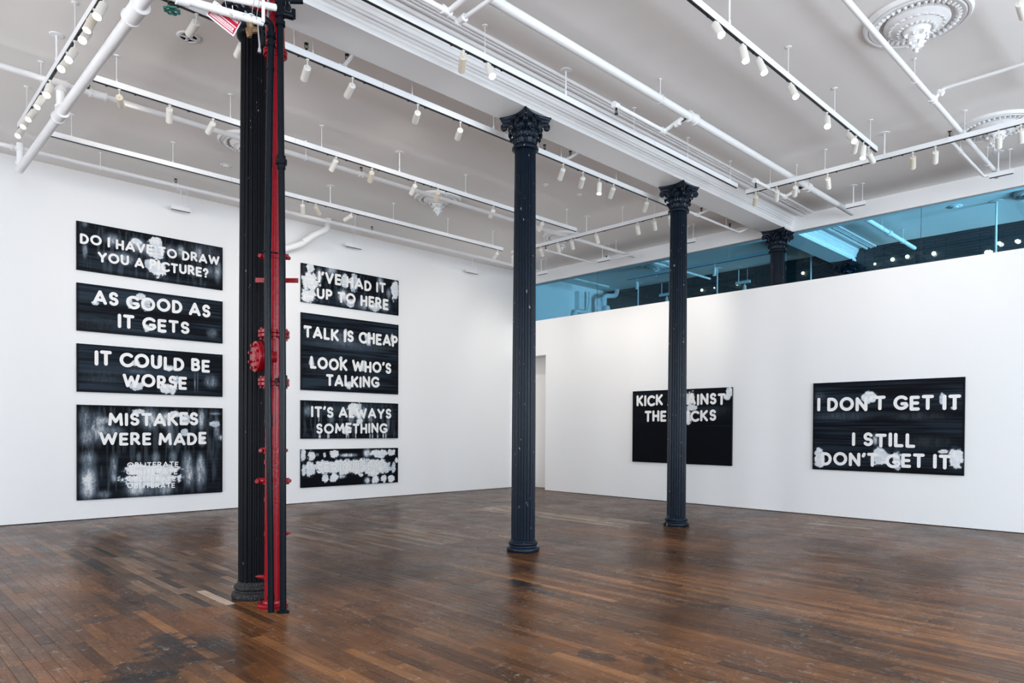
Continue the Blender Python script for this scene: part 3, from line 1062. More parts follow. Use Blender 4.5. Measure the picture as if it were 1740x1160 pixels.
# thin pipe under the right-hand rosettes
t = pipe('thin white pipe passing under the big rosette on the right', [(2.0, 2.51, 5.58), (12.95, 2.51, 5.58), (12.95, 2.51, 5.50)], 0.030, rad=0.04)
for x in (4.9, 8.88, 12.4):
    hanger(t, x, 2.52, 5.58, 0.030)
coupling(t, (9.55, 2.51, 5.58), (1, 0, 0), 0.032, 0.08)
t = pipe('thin white branch pipe leaving towards the right frame edge', [(9.6, 2.50, 5.60), (9.62, 2.42, 5.70), (9.62, -2.0, 5.70)], 0.020, rad=0.04)
coupling(t, (9.61, 2.44, 5.66), (0, 1, 0.8), 0.022, 0.05)
t = pipe('thin white pipe below the second rosette, bending at the header', [(10.75, 2.63, 5.50), (12.72, 2.63, 5.50), (12.72, 2.40, 5.50)], 0.022, rad=0.06)
sprinkler(t, 10.76, 2.62, 5.52, up=True)
hanger(t, 11.35, 2.63, 5.50, 0.022)
# pipe behind the beam
t = pipe('thin grey-white pipe behind the beam with upright sprinkler heads', [(-4.0, 6.86, 5.545), (13.05, 6.86, 5.545), (13.12, 6.62, 5.62)], 0.022, rad=0.05)
for x in (2.2, 4.05, 7.78, 11.45):
    coupling(t, (x, 6.86, 5.545), (1, 0, 0), 0.024, 0.07)
    MB().tube([(x, 6.86, 5.545), (x - 0.02, 6.56, 5.58)], 0.022, 10).build('tee_branch', PIPEW, t)
    sprinkler(t, x, 6.76, 5.575, up=True)
for x in (3.62, 7.33, 12.69):
    sprinkler(t, x, 6.86, 5.567, up=True)
    MB().tube([(x - 0.14, 6.86, 5.56), (x - 0.14, 6.86, ZC)], 0.006, 6).build('hanger', PIPEW, t)
# pipe under the left rosettes
t = pipe('white sprinkler pipe running under the three left rosettes', [(-4.0, 9.58, 5.575), (13.3, 9.58, 5.575)], 0.034)
for x in (1.9, 2.32):
    coupling(t, (x, 9.58, 5.575), (1, 0, 0), 0.038, 0.16)
for x in (-0.4, 5.05, 8.8, 12.60):
    hanger(t, x, 9.58, 5.575, 0.034)
sprinkler(t, 2.21, 9.56, 5.61, up=True)
sprinkler(t, 6.0, 9.58, 5.61, up=True)
coupling(t, (6.0, 9.58, 5.575), (1, 0, 0), 0.034, 0.06)
# pipe along the left wall
t = pipe('white sprinkler pipe close to and along the left wall', [(-4.0, 12.27, 5.585), (12.9, 12.22, 5.585)], 0.034)
coupling(t, (1.98, 12.27, 5.585), (1, 0, 0), 0.038, 0.22)
for x in (3.0, 7.54, 11.3):
    hanger(t, x, 12.25, 5.585, 0.034)
for x in (4.11, 7.93, 12.05):
    coupling(t, (x, 12.25, 5.585), (1, 0, 0), 0.034, 0.06)
    sprinkler(t, x, 12.25, 5.622, up=True)
# pipe near the header on the left
t = pipe('thin white pipe with a right-angle turn at the header, left of the beam', [(11.2, 10.45, 5.50), (12.86, 10.45, 5.50), (12.86, 9.12, 5.50)], 0.020, rad=0.08)
sprinkler(t, 11.22, 10.45, 5.522, up=True)
sprinkler(t, 12.86, 10.05, 5.522, up=True)
# the main at the upper left with its risers
t = pipe('thick white main pipe descending steeply at the upper left, with ring couplings', [(1.93, 2.0, 5.22), (1.93, 12.02, 5.22)], 0.052)
for (y, zt) in ((9.58, 5.575), (12.02, 5.585)):
    MB().tube([(1.93, y, 5.22), (1.93, y, zt)], 0.045, 16).build('riser', PIPEW, t)
    for z in (5.30, 5.50):
        MB().tube([(1.93, y, z - 0.014), (1.93, y, z + 0.014)], 0.060, 16).build('riser_ring', PIPEW, t)
coupling(t, (1.93, 9.58, 5.22), (0, 1, 0), 0.055, 0.22)
coupling(t, (1.93, 6.75, 5.22), (0, 1, 0), 0.060, 0.26)
MB().tube([(1.93, 12.0, 5.22), (1.93, 12.05, 5.22)], 0.056, 16).build('end_cap', PIPEW, t)
# flue duct on the left wall
t = pipe('fat white bent duct dropping from the ceiling to the left wall', [(7.24, 12.78, ZC), (7.24, 12.78, 5.62), (6.93, 12.95, 5.42), (6.80, 13.0, 5.27), (6.46, 13.24, 5.13)], 0.065, name='bent_duct', rad=0.12, cat='duct')
coupling(t, (6.85, 12.98, 5.34), (-0.35, 0.1, -0.25), 0.060, 0.14, rings=False)
MB().tube([(6.47, 13.24, 5.16), (6.49, 13.22, 5.44), (6.56, 13.3, 5.44)], 0.008, 6).build('support_rod', SPRK, t)
MB().tube([(6.46, 13.24, 5.13), (6.42, 13.275, 5.11)], 0.072, 14).build('end_collar', PIPEW, t)

# pipes seen through the glass
t = pipe('thick pipe in the bright bay behind the blue glass', [(13.95, 4.78, 5.58), (16.98, 4.78, 5.58)], 0.042)
MB().tube([(16.97, 4.78, 5.55), (16.97, 4.78, 4.0)], 0.018, 8).build('drop_leg', SPRK, t)
for x in (14.9, 16.2):
    hanger(t, x, 4.78, 5.58, 0.045)
coupling(t, (15.3, 4.78, 5.58), (1, 0, 0), 0.048, 0.12)
t = pipe('thin pipe behind the glass right of the third column', [(13.95, 9.6, 5.58), (16.65, 9.56, 5.58)], 0.028)
t = pipe('thin pipe high behind the glass at the left wall', [(13.95, 12.03, 5.55), (15.5, 12.03, 5.55)], 0.028)
t = pipe('pale pipe behind the glass at the right frame edge', [(13.95, 2.2, 5.58), (17.0, 2.2, 5.58)], 0.035)
t = pipe('fat bent duct with a round blank end behind the glass on the left wall', [(17.05, 12.9, ZC), (16.98, 12.9, 5.62), (16.45, 12.95, 5.55), (16.45, 12.95, 4.85)], 0.07, name='bent_duct', rad=0.16, cat='duct')
MB().tube([(16.45, 12.86, 5.15), (16.45, 12.78, 5.15)], 0.10, 20).build('blank_end', PIPEW, t)
coupling(t, (16.45, 12.95, 5.45), (0, 0, 1), 0.075, 0.08)
t = thing('pipe_cluster', (15.8, 13.2, 5.0), 'pale boxed pipe group on the left wall behind the glass', 'pipe')
MB().tube(rounded([(15.5, 13.25, 4.9), (15.5, 13.2, 5.02), (15.95, 13.2, 5.02), (16.1, 13.2, 5.2), (16.1, 13.2, 5.65)], 0.1), 0.05, 12).build('pipe_run', PIPEW, t)
MB().box((15.62, 13.2, 5.1), (15.86, 13.36, 5.62)).build('box_cover', WALL, t)
# posts hung behind the glass
for (x, y, zb, lab) in [(15.4, 2.98, 4.1, 'thick hanging rod with a round ceiling plate behind the glass, at the right'), (16.66, 9.35, 4.1, 'hanging rod behind the glass, right of the third column'), (16.8, 11.96, 4.1, 'hanging rod behind the glass, left of the third column'), (16.9, 7.0, 4.1, 'hanging rod behind the glass, just right of the far column')]:
    t = thing('hanging_rod', (x, y, ZC), lab, 'rod', 'rods hung behind the glass')
    MB().tube([(x, y, zb), (x, y, ZC)], 0.018, 10).build('rod', TRACK, t)
    MB().lathe([(0.02, -0.014), (0.11, -0.010), (0.115, 0)], 24, c=(x, y, ZC)).build('canopy', TRACK, t)
for (y, lab) in [(8.75, 'short bar and dark lamp behind the glass, between the third and far columns'), (11.1, 'short bar and dark lamp behind the glass, left of the third column')]:
    t = track(0, 16.9, y - 0.2, y + 0.2, [y - 0.12], [y + 0.12], lab, z0=5.36, z1=5.44, name='short_track')
    MB().tube([(16.9, y - 0.05, 5.36), (16.9, y - 0.05, 5.30), (16.88, y - 0.06, 5.14)], [0.006, 0.04, 0.045], 12).build('lamp_head', SPOT, t)
# glowing globes added on the dark wall for bright points behind the glass
for i, (y, z, r) in enumerate([(10.05, 5.16, .035), (9.67, 5.17, .018), (9.01, 5.18, .040), (7.27, 5.19, .036), (5.62, 5.14, .026), (5.25, 5.18, .042), (4.95, 5.19, .040), (4.43, 5.17, .042), (3.46, 5.02, .044), (3.25, 5.17, .034), (2.96, 5.16, .026)]):
    z += 0.25
    o = thing('glow_dot', (XEND - 0.07, y, z), 'small round glowing dot on the dark wall behind the glass, ' + ORD[i] + ' from the left', 'lamp', 'glowing dots behind the glass')
    MB().lathe([(0.002, -r), (r * 0.5, -r * 0.87), (r * 0.87, -r * 0.5), (r, 0), (r * 0.87, r * 0.5), (r * 0.5, r * 0.87), (0.002, r)], 14, c=(XEND - 0.07, y, z)).build('glow_globe', GLOWDOT, o)
    MB().tube([(XEND - 0.07 + r * 0.6, y, z), (XEND, y, z)], r * 0.45, 8).build('dot_stub', SPRK, o)


# ================================================================== CEILING ROSETTES
def make_medallion(R0, drop, label):
    t = thing('ceiling_rosette', (0, 0, ZC), label, 'rosette', 'plaster ceiling rosettes')
    k = R0 / 0.5
    MB().lathe([(0.36 * k, -0.012), (0.375 * k, -0.030), (0.40 * k, -0.042), (0.435 * k, -0.044), (0.445 * k, -0.030), (0.452 * k, -0.026), (0.460 * k, -0.040), (0.480 * k, -0.040), (0.492 * k, -0.026), (0.50 * k, 0.0)], 64, c=(0, 0, ZC), close=False).build('outer_ring', PLASTER, t)
    b = MB()
    n = 40
    for q in range(n):
        a = 2 * PI * q / n
        c, s = math.cos(a), math.sin(a)
        rr = 0.375 * k
        b.tube([(c * (rr - 0.025), s * (rr - 0.025), ZC - 0.022), (c * rr, s * rr, ZC - 0.044), (c * (rr + 0.024), s * (rr + 0.024), ZC - 0.046)], [0.010, 0.020, 0.010], 6)
    o = b.build('egg_border', PLASTER, t)
    o['kind'] = 'stuff'
    MB().lathe([(0.33 * k, 0.0), (0.34 * k, -0.018), (0.36 * k, -0.020), (0.37 * k, -0.01)], 64, c=(0, 0, ZC), close=False).build('inner_rim', PLASTER, t)
    MB().lathe([(0.30 * k, -0.008), (0.305 * k, -0.045), (0.29 * k, -0.058), (0.25 * k, -0.075), (0.20 * k, -0.10), (0.17 * k, -0.118), (0.155 * k, -0.116), (0.15 * k, -0.10), (0.13 * k, -0.11), (0.12 * k, -0.135), (0.09 * k, -0.175), (0.07 * k, -0.19)], 56, c=(0, 0, ZC), close=False).build('dome', PLASTER, t)
    b = MB()
    for q in range(22):
        a = 2 * PI * q / 22
        c, s = math.cos(a), math.sin(a)
        b.tube([(c * 0.165 * k, s * 0.165 * k, ZC - 0.105), (c * 0.175 * k, s * 0.175 * k, ZC - 0.125)], [0.022 * k, 0.012 * k], 6)
        pts = []
        for j in range(9):
            th = j / 8 * 2 * PI
            rad = 0.235 * k + 0.022 * k * math.cos(th)
            aa = a + 0.09 * math.sin(th)
            pts.append((math.cos(aa) * rad, math.sin(aa) * rad, ZC - 0.083 - 0.006 * math.cos(th)))
        b.tube(pts, 0.006, 5)
    o = b.build('dome_ornament', PLASTER, t)
    o['kind'] = 'stuff'
    pz = [(0.075, -0.185), (0.085, -0.20), (0.06, -0.23), (0.075, -0.25), (0.07, -0.27), (0.045, -0.285), (0.045, -0.30), (0.022, -0.318), (0.016, -0.335), (0.020, -0.345), (0.014, -0.36)]
    d = drop / 0.36
    MB().lathe([(r * k, z * d) for r, z in pz], 24, c=(0, 0, ZC)).build('pendant', PLASTER, t)
    first = None
    for row, (r, z, n, sc) in enumerate([(0.070, -0.255, 8, 1.0), (0.052, -0.315, 6, 0.7)]):
        for q in range(n):
            a = 2 * PI * (q + 0.5 * row) / n
            vs, fs = leaf_mesh(0.085 * sc, 0.0, 0.058 * sc, 0.055 * sc, 0.03 * sc)
            m = MB().add(vs, fs, True)
            m.xf(Matrix.Translation((0, 0, ZC + z * d)) @ Matrix.Rotation(a, 4, 'Z') @ Matrix.Translation((r * k - 0.01, 0, 0)))
            m.build('acanthus_leaf', PLASTER, t)
    return t


ma = make_medallion(0.5, 0.345, 'large white plaster ceiling rosette nearest the camera, at the top right')
ma.location = (8.05, 2.27, ZC)
mb_ = copy_tree(ma)
mb_.location = (11.60, 2.27, ZC)
mb_['label'] = 'large white plaster rosette behind the cross track at the right frame edge'
mc = make_medallion(0.43, 0.32, 'white plaster rosette over the left bay, between the first and middle columns')
mc.location = (8.02, 10.2, ZC)
for x, lab in ((4.46, 'white plaster rosette mostly hidden behind the nearest column'), (11.5, 'white plaster rosette behind the track crossing right of the middle column')):
    m2 = copy_tree(mc)
    m2.location = (x, 10.22, ZC)
    m2['label'] = lab
for (x, y, lab) in ((15.3, 2.27, 'rosette on the ceiling behind the blue glass at the right frame edge'), (15.1, 10.2, 'rosette on the ceiling behind the blue glass left of the third column')):
    m2 = copy_tree(mc)
    m2.location = (x, y, ZC)
    m2['label'] = lab
# flat ceiling fittings
t = thing('ceiling_vent', (2.80, 7.95, ZC), 'round white air vent with a cross bar, left of the nearest column', 'vent')
MB().lathe([(0.085, -0.004), (0.09, -0.018), (0.115, -0.014), (0.12, 0.0)], 32, c=(2.80, 7.95, ZC), close=False).build('rim', PLASTER, t)
MB().box((2.715, 7.94, ZC - 0.02), (2.885, 7.96, ZC - 0.004)).box((2.79, 7.865, ZC - 0.02), (2.81, 8.035, ZC - 0.004)).build('cross_bar', PLASTER, t)
MB().lathe([(0.002, -0.002), (0.088, -0.002)], 24, c=(2.80, 7.95, ZC)).build('vent_throat', mat('vent_shadow_grey', (0.5, 0.5, 0.5), 0.7), t)
for (x, y, r, lab) in ((4.60, 11.38, 0.10, 'small round white ceiling fitting above the upper left painting'), (8.9, 8.3, 0.06, 'small round detector between the tracks, left of the middle column'), (9.7, 8.2, 0.05, 'tiny round detector on the ceiling right of the middle column')):
    t = thing('ceiling_fitting', (x, y, ZC), lab, 'ceiling fitting')
    MB().lathe([(0.002, -0.03), (r * 0.45, -0.028), (r * 0.5, -0.012), (r * 0.9, -0.010), (r, 0)], 28, c=(x, y, ZC)).build('plate', PLASTER, t)
x, y = 15.2, 3.6
t = thing('ceiling_fitting', (x, y, ZC), 'round grille on the ceiling behind the blue glass', 'ceiling fitting')
MB().lathe([(0.002, -0.03), (0.05, -0.028), (0.06, -0.012), (0.12, -0.010), (0.13, 0)], 28, c=(x, y, ZC)).build('plate', PLASTER, t)

# ================================================================== PAINTINGS
PAINTINGS = {
 1: dict(wall='L', u0=2.912, u1=5.32, z0=4.17, z1=4.978,
  text=[('DO I HAVE TO DRAW', 0.048, 2.346, 0.446, 0.614, 0.459, 0.627), ('YOU A PICTURE?', 0.311, 2.141, 0.189, 0.359, 0.197, 0.372)],
  blobs=[('s', 0.115, 0.777, 0.042, 0.055, 0.35), ('s', 0.124, 0.34, 0.035, 0.132, 0.45), ('s', 0.529, 0.594, 0.122, 0.101, 0.45), ('s', 0.672, 0.35, 0.124, 0.068, 0.3), ('s', 0.922, 0.578, 0.128, 0.115, 0.6), ('s', 1.114, 0.522, 0.109, 0.116, 0.6), ('w', 0.911, 0.634, 0.081, 0.051, 0.95), ('w', 1.223, 0.682, 0.099, 0.089, 0.95), ('w', 1.245, 0.499, 0.106, 0.145, 0.9), ('w', 1.249, 0.23, 0.133, 0.136, 1), ('w', 1.114, 0.277, 0.065, 0.093, 0.75), ('s', 0.754, 0.296, 0.125, 0.091, 0.45), ('s', 1.649, 0.596, 0.069, 0.108, 0.6), ('s', 1.952, 0.603, 0.071, 0.122, 0.5), ('s', 2.315, 0.345, 0.069, 0.199, 0.45), ('s', 2.168, 0.321, 0.098, 0.123, 0.25), ('s', 1.467, 0.587, 0.113, 0.095, 0.3), ('s', 0.489, 0.317, 0.162, 0.067, 0.3), ('s', 1.881, 0.274, 0.142, 0.097, 0.3), ('s', 2.048, 0.669, 0.292, 0.147, 0.15)]),
 2: dict(wall='L', u0=2.912, u1=5.32, z0=3.162, z1=3.957,
  text=[('AS GOOD AS', 0.24, 2.179, 0.468, 0.698, 0.465, 0.701), ('IT GETS', 0.614, 1.804, 0.106, 0.346, 0.119, 0.337)],
  blobs=[('w', 0.799, 0.557, 0.046, 0.087, 0.8), ('w', 0.974, 0.695, 0.068, 0.056, 0.9), ('w', 1.06, 0.568, 0.065, 0.105, 0.7), ('w', 0.269, 0.487, 0.049, 0.031, 0.8), ('w', 1.075, 0.146, 0.052, 0.056, 0.8), ('w', 1.322, 0.118, 0.067, 0.028, 0.7), ('s', 2.218, 0.173, 0.098, 0.087, 0.3), ('s', 1.028, 0.563, 0.901, 0.116, 0.06), ('s', 0.407, 0.147, 0.514, 0.134, 0.06)]),
 3: dict(wall='L', u0=2.912, u1=5.32, z0=2.147, z1=2.948,
  text=[('IT COULD BE', 0.264, 2.169, 0.46, 0.711, 0.448, 0.681), ('WORSE', 0.69, 1.753, 0.115, 0.343, 0.103, 0.34)],
  blobs=[('w', 0.889, 0.535, 0.064, 0.046, 0.9), ('w', 0.889, 0.844, 0.059, 0.046, 0.7), ('w', 1.467, 0.486, 0.086, 0.048, 0.85), ('w', 0.899, 0.141, 0.096, 0.074, 0.8), ('w', 1.44, 0.103, 0.14, 0.086, 0.95), ('w', 1.58, 0.282, 0.057, 0.072, 0.7), ('s', 1.898, 0.263, 0.014, 0.183, 0.35), ('s', 1.948, 0.265, 0.012, 0.184, 0.3), ('s', 2.194, 0.278, 0.123, 0.112, 0.4), ('s', 0.942, 0.391, 0.193, 0.042, 0.2), ('s', 0.406, 0.263, 0.367, 0.135, 0.08), ('w', 1.277, 0.596, 0.027, 0.106, 0.9)]),
 4: dict(wall='L', u0=2.912, u1=5.32, z0=0.332, z1=1.93,
  text=[('MISTAKES', 0.465, 1.958, 1.257, 1.478, 1.262, 1.505), ('WERE MADE', 0.329, 2.107, 0.918, 1.135, 0.91, 1.137), ('OBLITERATE', 0.755, 1.609, 0.525, 0.612, 0.511, 0.607), ('OBLITERATE', 0.741, 1.592, 0.397, 0.489, 0.372, 0.467), ('OBLITERATE', 0.747, 1.563, 0.282, 0.367, 0.248, 0.331), ('OBLITERATE', 0.755, 1.549, 0.162, 0.258, 0.128, 0.224)],
  blobs=[('s', 0.111, 1.355, 0.087, 0.177, 0.35), ('s', 0.13, 1.046, 0.097, 0.155, 0.4), ('s', 0.405, 1.337, 0.111, 0.067, 0.45), ('s', 0.495, 1.158, 0.204, 0.09, 0.35), ('w', 0.941, 1.507, 0.103, 0.042, 0.8), ('s', 1.113, 1.37, 0.131, 0.187, 0.6), ('s', 1.377, 1.374, 0.09, 0.143, 0.7), ('s', 1.467, 1.136, 0.068, 0.263, 0.4), ('w', 1.718, 1.137, 0.065, 0.063, 0.7), ('s', 2.013, 1.383, 0.06, 0.197, 0.6), ('w', 2.256, 1.3, 0.094, 0.05, 0.7), ('s', 2.268, 1.492, 0.099, 0.025, 0.5), ('s', 2.372, 1.037, 0.045, 0.055, 0.5), ('s', 2.025, 0.989, 0.06, 0.099, 0.7), ('s', 0.168, 0.691, 0.117, 0.133, 0.4), ('s', 0.168, 0.336, 0.117, 0.244, 0.75), ('s', 0.158, 0.137, 0.108, 0.122, 0.5), ('s', 0.545, 0.568, 0.057, 0.182, 0.4), ('s', 0.545, 0.364, 0.041, 0.091, 0.5), ('s', 0.404, 0.078, 0.101, 0.068, 0.35), ('s', 0.941, 0.695, 0.043, 0.093, 0.3), ('s', 1.222, 0.688, 0.066, 0.106, 0.4), ('s', 1.512, 0.681, 0.068, 0.108, 0.4), ('s', 1.765, 0.602, 0.082, 0.17, 0.45), ('s', 1.788, 0.358, 0.089, 0.219, 0.55), ('s', 2.001, 0.571, 0.072, 0.172, 0.5), ('s', 2.001, 0.35, 0.108, 0.222, 0.5), ('w', 0.941, 0.486, 0.215, 0.093, 1.0), ('w', 1.354, 0.471, 0.226, 0.083, 0.7), ('w', 1.134, 0.303, 0.412, 0.106, 0.85), ('s', 1.134, 0.104, 0.423, 0.106, 0.25), ('s', 0.898, 0.187, 0.15, 0.093, 0.5), ('w', 1.17, 0.47, 0.43, 0.07, 1.0), ('w', 1.15, 0.33, 0.44, 0.08, 1.0), ('w', 1.14, 0.24, 0.40, 0.06, 0.9), ('s', 0.9, 0.12, 0.12, 0.10, 0.5), ('s', 1.4, 0.12, 0.10, 0.12, 0.4), ('s', 0.3, 1.2, 0.12, 0.25, 0.5), ('s', 2.3, 1.2, 0.05, 0.2, 0.5), ('w', 1.55, 1.47, 0.10, 0.05, 0.9), ('w', 1.75, 1.38, 0.07, 0.08, 0.8)]),
 5: dict(wall='L', u0=6.93, u1=9.354, z0=4.17, z1=4.97,
  text=[("I'VE HAD IT", 0.383, 2.069, 0.454, 0.693, 0.453, 0.678), ('UP TO HERE', 0.352, 2.143, 0.112, 0.332, 0.092, 0.344)],
  blobs=[('w', 0.209, 0.73, 0.085, 0.092, 1), ('w', 0.21, 0.427, 0.187, 0.206, 1), ('w', 0.158, 0.153, 0.165, 0.15, 1), ('s', 0.41, 0.605, 0.068, 0.147, 0.7), ('s', 0.697, 0.749, 0.134, 0.124, 0.5), ('w', 1.008, 0.586, 0.086, 0.156, 0.85), ('w', 1.244, 0.584, 0.1, 0.178, 0.7), ('s', 1.931, 0.688, 0.075, 0.157, 0.55), ('w', 2.327, 0.561, 0.097, 0.219, 0.95), ('w', 2.262, 0.606, 0.071, 0.059, 0.9), ('s', 2.151, 0.47, 0.064, 0.106, 0.5), ('s', 0.98, 0.242, 0.129, 0.151, 0.8), ('w', 1.167, 0.116, 0.111, 0.076, 0.75), ('s', 1.476, 0.13, 0.12, 0.129, 0.45), ('w', 1.773, 0.091, 0.129, 0.089, 0.7), ('s', 2.058, 0.166, 0.126, 0.119, 0.45)]),
 6: dict(wall='L', u0=6.93, u1=9.354, z0=2.352, z1=3.953,
  text=[('TALK IS CHEAP', 0.062, 2.403, 1.085, 1.331, 1.094, 1.349), ("LOOK WHO'S", 0.209, 2.225, 0.448, 0.703, 0.468, 0.713), ('TALKING', 0.577, 1.902, 0.106, 0.353, 0.125, 0.369)],
  blobs=[('w', 0.081, 1.297, 0.026, 0.039, 0.9), ('w', 1.04, 1.261, 0.04, 0.091, 0.8), ('w', 1.614, 1.215, 0.085, 0.135, 0.7), ('w', 0.241, 0.572, 0.048, 0.127, 0.7), ('w', 1.496, 0.597, 0.072, 0.116, 0.65), ('w', 0.927, 0.709, 0.034, 0.04, 0.9), ('w', 1.13, 0.153, 0.073, 0.076, 0.9), ('w', 2.251, 1.276, 0.038, 0.107, 0.7), ('s', 0.983, 1.154, 0.289, 0.151, 0.22), ('s', 1.66, 1.037, 0.624, 0.13, 0.07), ('s', 0.51, 0.492, 0.56, 0.197, 0.06), ('s', 0.785, 1.01, 0.875, 0.1, 0.08)]),
 7: dict(wall='L', u0=6.93, u1=9.354, z0=1.342, z1=2.141,
  text=[("IT'S ALWAYS", 0.228, 2.235, 0.455, 0.686, 0.45, 0.674), ('SOMETHING', 0.344, 2.124, 0.112, 0.329, 0.113, 0.339)],
  blobs=[('w', 1.252, 0.626, 0.129, 0.14, 1), ('w', 1.373, 0.594, 0.095, 0.164, 0.7), ('w', 1.395, 0.371, 0.087, 0.056, 0.9), ('w', 1.086, 0.182, 0.119, 0.088, 0.9), ('s', 0.148, 0.578, 0.073, 0.122, 0.4), ('s', 0.693, 0.408, 0.076, 0.114, 0.3), ('s', 1.186, 0.415, 0.08, 0.14, 0.4), ('s', 1.675, 0.422, 0.056, 0.143, 0.4), ('s', 2.143, 0.356, 0.052, 0.219, 0.35), ('s', 0.405, 0.415, 0.02, 0.09, 0.5), ('s', 0.769, 0.615, 0.524, 0.091, 0.08), ('s', 1.509, 0.562, 0.055, 0.142, 0.5), ('s', 0.418, 0.063, 0.015, 0.072, 0.75), ('s', 0.443, 0.063, 0.015, 0.072, 0.75), ('s', 0.618, 0.062, 0.015, 0.073, 0.75), ('s', 0.643, 0.062, 0.015, 0.073, 0.75), ('s', 1.068, 0.062, 0.016, 0.074, 0.75), ('s', 1.121, 0.061, 0.016, 0.074, 0.75), ('s', 1.299, 0.061, 0.016, 0.075, 0.75), ('s', 1.663, 0.06, 0.017, 0.076, 0.75), ('s', 1.732, 0.06, 0.017, 0.076, 0.75), ('s', 1.867, 0.06, 0.017, 0.077, 0.75), ('s', 2.015, 0.06, 0.017, 0.077, 0.75), ('s', 2.087, 0.06, 0.017, 0.078, 0.75)]),
 8: dict(wall='L', u0=6.93, u1=9.354, z0=0.323, z1=1.12,
  text=[('SERIOUSLY?', 0.351, 2.098, 0.288, 0.504, 0.316, 0.501)],
  blobs=[('w', 0.059, 0.667, 0.048, 0.133, 0.85), ('w', 0.235, 0.659, 0.083, 0.094, 0.95), ('s', 0.375, 0.682, 0.037, 0.034, 0.6), ('w', 0.544, 0.668, 0.033, 0.063, 0.75), ('w', 0.771, 0.686, 0.092, 0.078, 1), ('s', 1.109, 0.655, 0.213, 0.042, 0.7), ('s', 1.595, 0.693, 0.1, 0.095, 0.8), ('w', 1.903, 0.67, 0.223, 0.087, 1), ('w', 2.242, 0.692, 0.1, 0.073, 0.9), ('w', 2.381, 0.517, 0.044, 0.054, 0.95), ('w', 0.067, 0.357, 0.043, 0.122, 0.85), ('w', 0.229, 0.378, 0.112, 0.147, 0.95), ('w', 0.569, 0.418, 0.267, 0.131, 1), ('w', 0.953, 0.405, 0.317, 0.148, 1), ('w', 1.35, 0.399, 0.329, 0.146, 1), ('w', 1.763, 0.39, 0.327, 0.168, 1), ('w', 2.061, 0.356, 0.168, 0.133, 0.85), ('w', 2.293, 0.348, 0.059, 0.123, 0.7), ('w', 0.57, 0.175, 0.068, 0.077, 0.9), ('w', 0.773, 0.182, 0.098, 0.101, 1), ('s', 0.953, 0.197, 0.105, 0.042, 0.7), ('s', 1.597, 0.082, 0.078, 0.071, 0.8), ('w', 1.82, 0.088, 0.096, 0.082, 1), ('w', 2.033, 0.103, 0.081, 0.073, 0.9), ('w', 2.236, 0.101, 0.088, 0.083, 1), ('w', 1.438, 0.212, 0.055, 0.042, 0.9), ('w', 1.707, 0.213, 0.084, 0.053, 0.9)]),
 9: dict(wall='R', u0=9.41, u1=6.962, z0=0.842, z1=2.44,
  text=[('KICK AGAINST', 0.11, 2.298, 1.259, 1.503, 1.254, 1.487), ('THE PRICKS', 0.334, 2.098, 0.906, 1.152, 0.91, 1.14)],
  blobs=[('w', 2.377, 1.493, 0.072, 0.111, 1), ('w', 2.334, 1.392, 0.081, 0.056, 1), ('w', 1.451, 1.399, 0.132, 0.152, 0.85), ('w', 1.525, 1.203, 0.126, 0.066, 0.95), ('w', 1.428, 1.011, 0.084, 0.152, 0.95), ('w', 1.248, 1.248, 0.134, 0.177, 0.9), ('s', 1.966, 1.119, 0.411, 0.114, 0.07)]),
 10: dict(wall='R', u0=5.335, u1=2.915, z0=0.85, z1=2.444,
  text=[("I DON'T GET IT", 0.079, 2.368, 1.074, 1.319, 1.07, 1.318), ('I STILL', 0.697, 1.712, 0.438, 0.676, 0.438, 0.68), ("DON'T GET IT", 0.163, 2.237, 0.085, 0.325, 0.091, 0.328)],
  blobs=[('w', 0.975, 1.311, 0.115, 0.105, 0.9), ('w', 2.1, 1.252, 0.037, 0.091, 0.75), ('w', 0.119, 0.215, 0.081, 0.158, 0.95), ('w', 0.129, 0.117, 0.106, 0.069, 0.9), ('w', 1.177, 0.272, 0.133, 0.133, 0.9), ('w', 1.432, 0.221, 0.06, 0.168, 0.75), ('w', 2.311, 0.283, 0.104, 0.145, 1), ('w', 2.133, 0.382, 0.064, 0.031, 0.9), ('s', 1.088, 0.564, 0.048, 0.102, 0.6), ('s', 1.319, 0.567, 0.03, 0.11, 0.6), ('w', 2.269, 1.1, 0.042, 0.028, 0.7), ('s', 0.537, 0.979, 0.503, 0.077, 0.12), ('s', 1.743, 0.967, 0.467, 0.072, 0.09), ('s', 1.906, 0.54, 0.399, 0.106, 0.07), ('s', 0.116, 1.357, 0.096, 0.079, 0.15)]),
}



def arc(cx, cy, rx, ry, a0, a1, n=12):
    return [(cx + rx * math.cos(R(a0 + (a1 - a0) * k / n)), cy + ry * math.sin(R(a0 + (a1 - a0) * k / n))) for k in range(n + 1)]


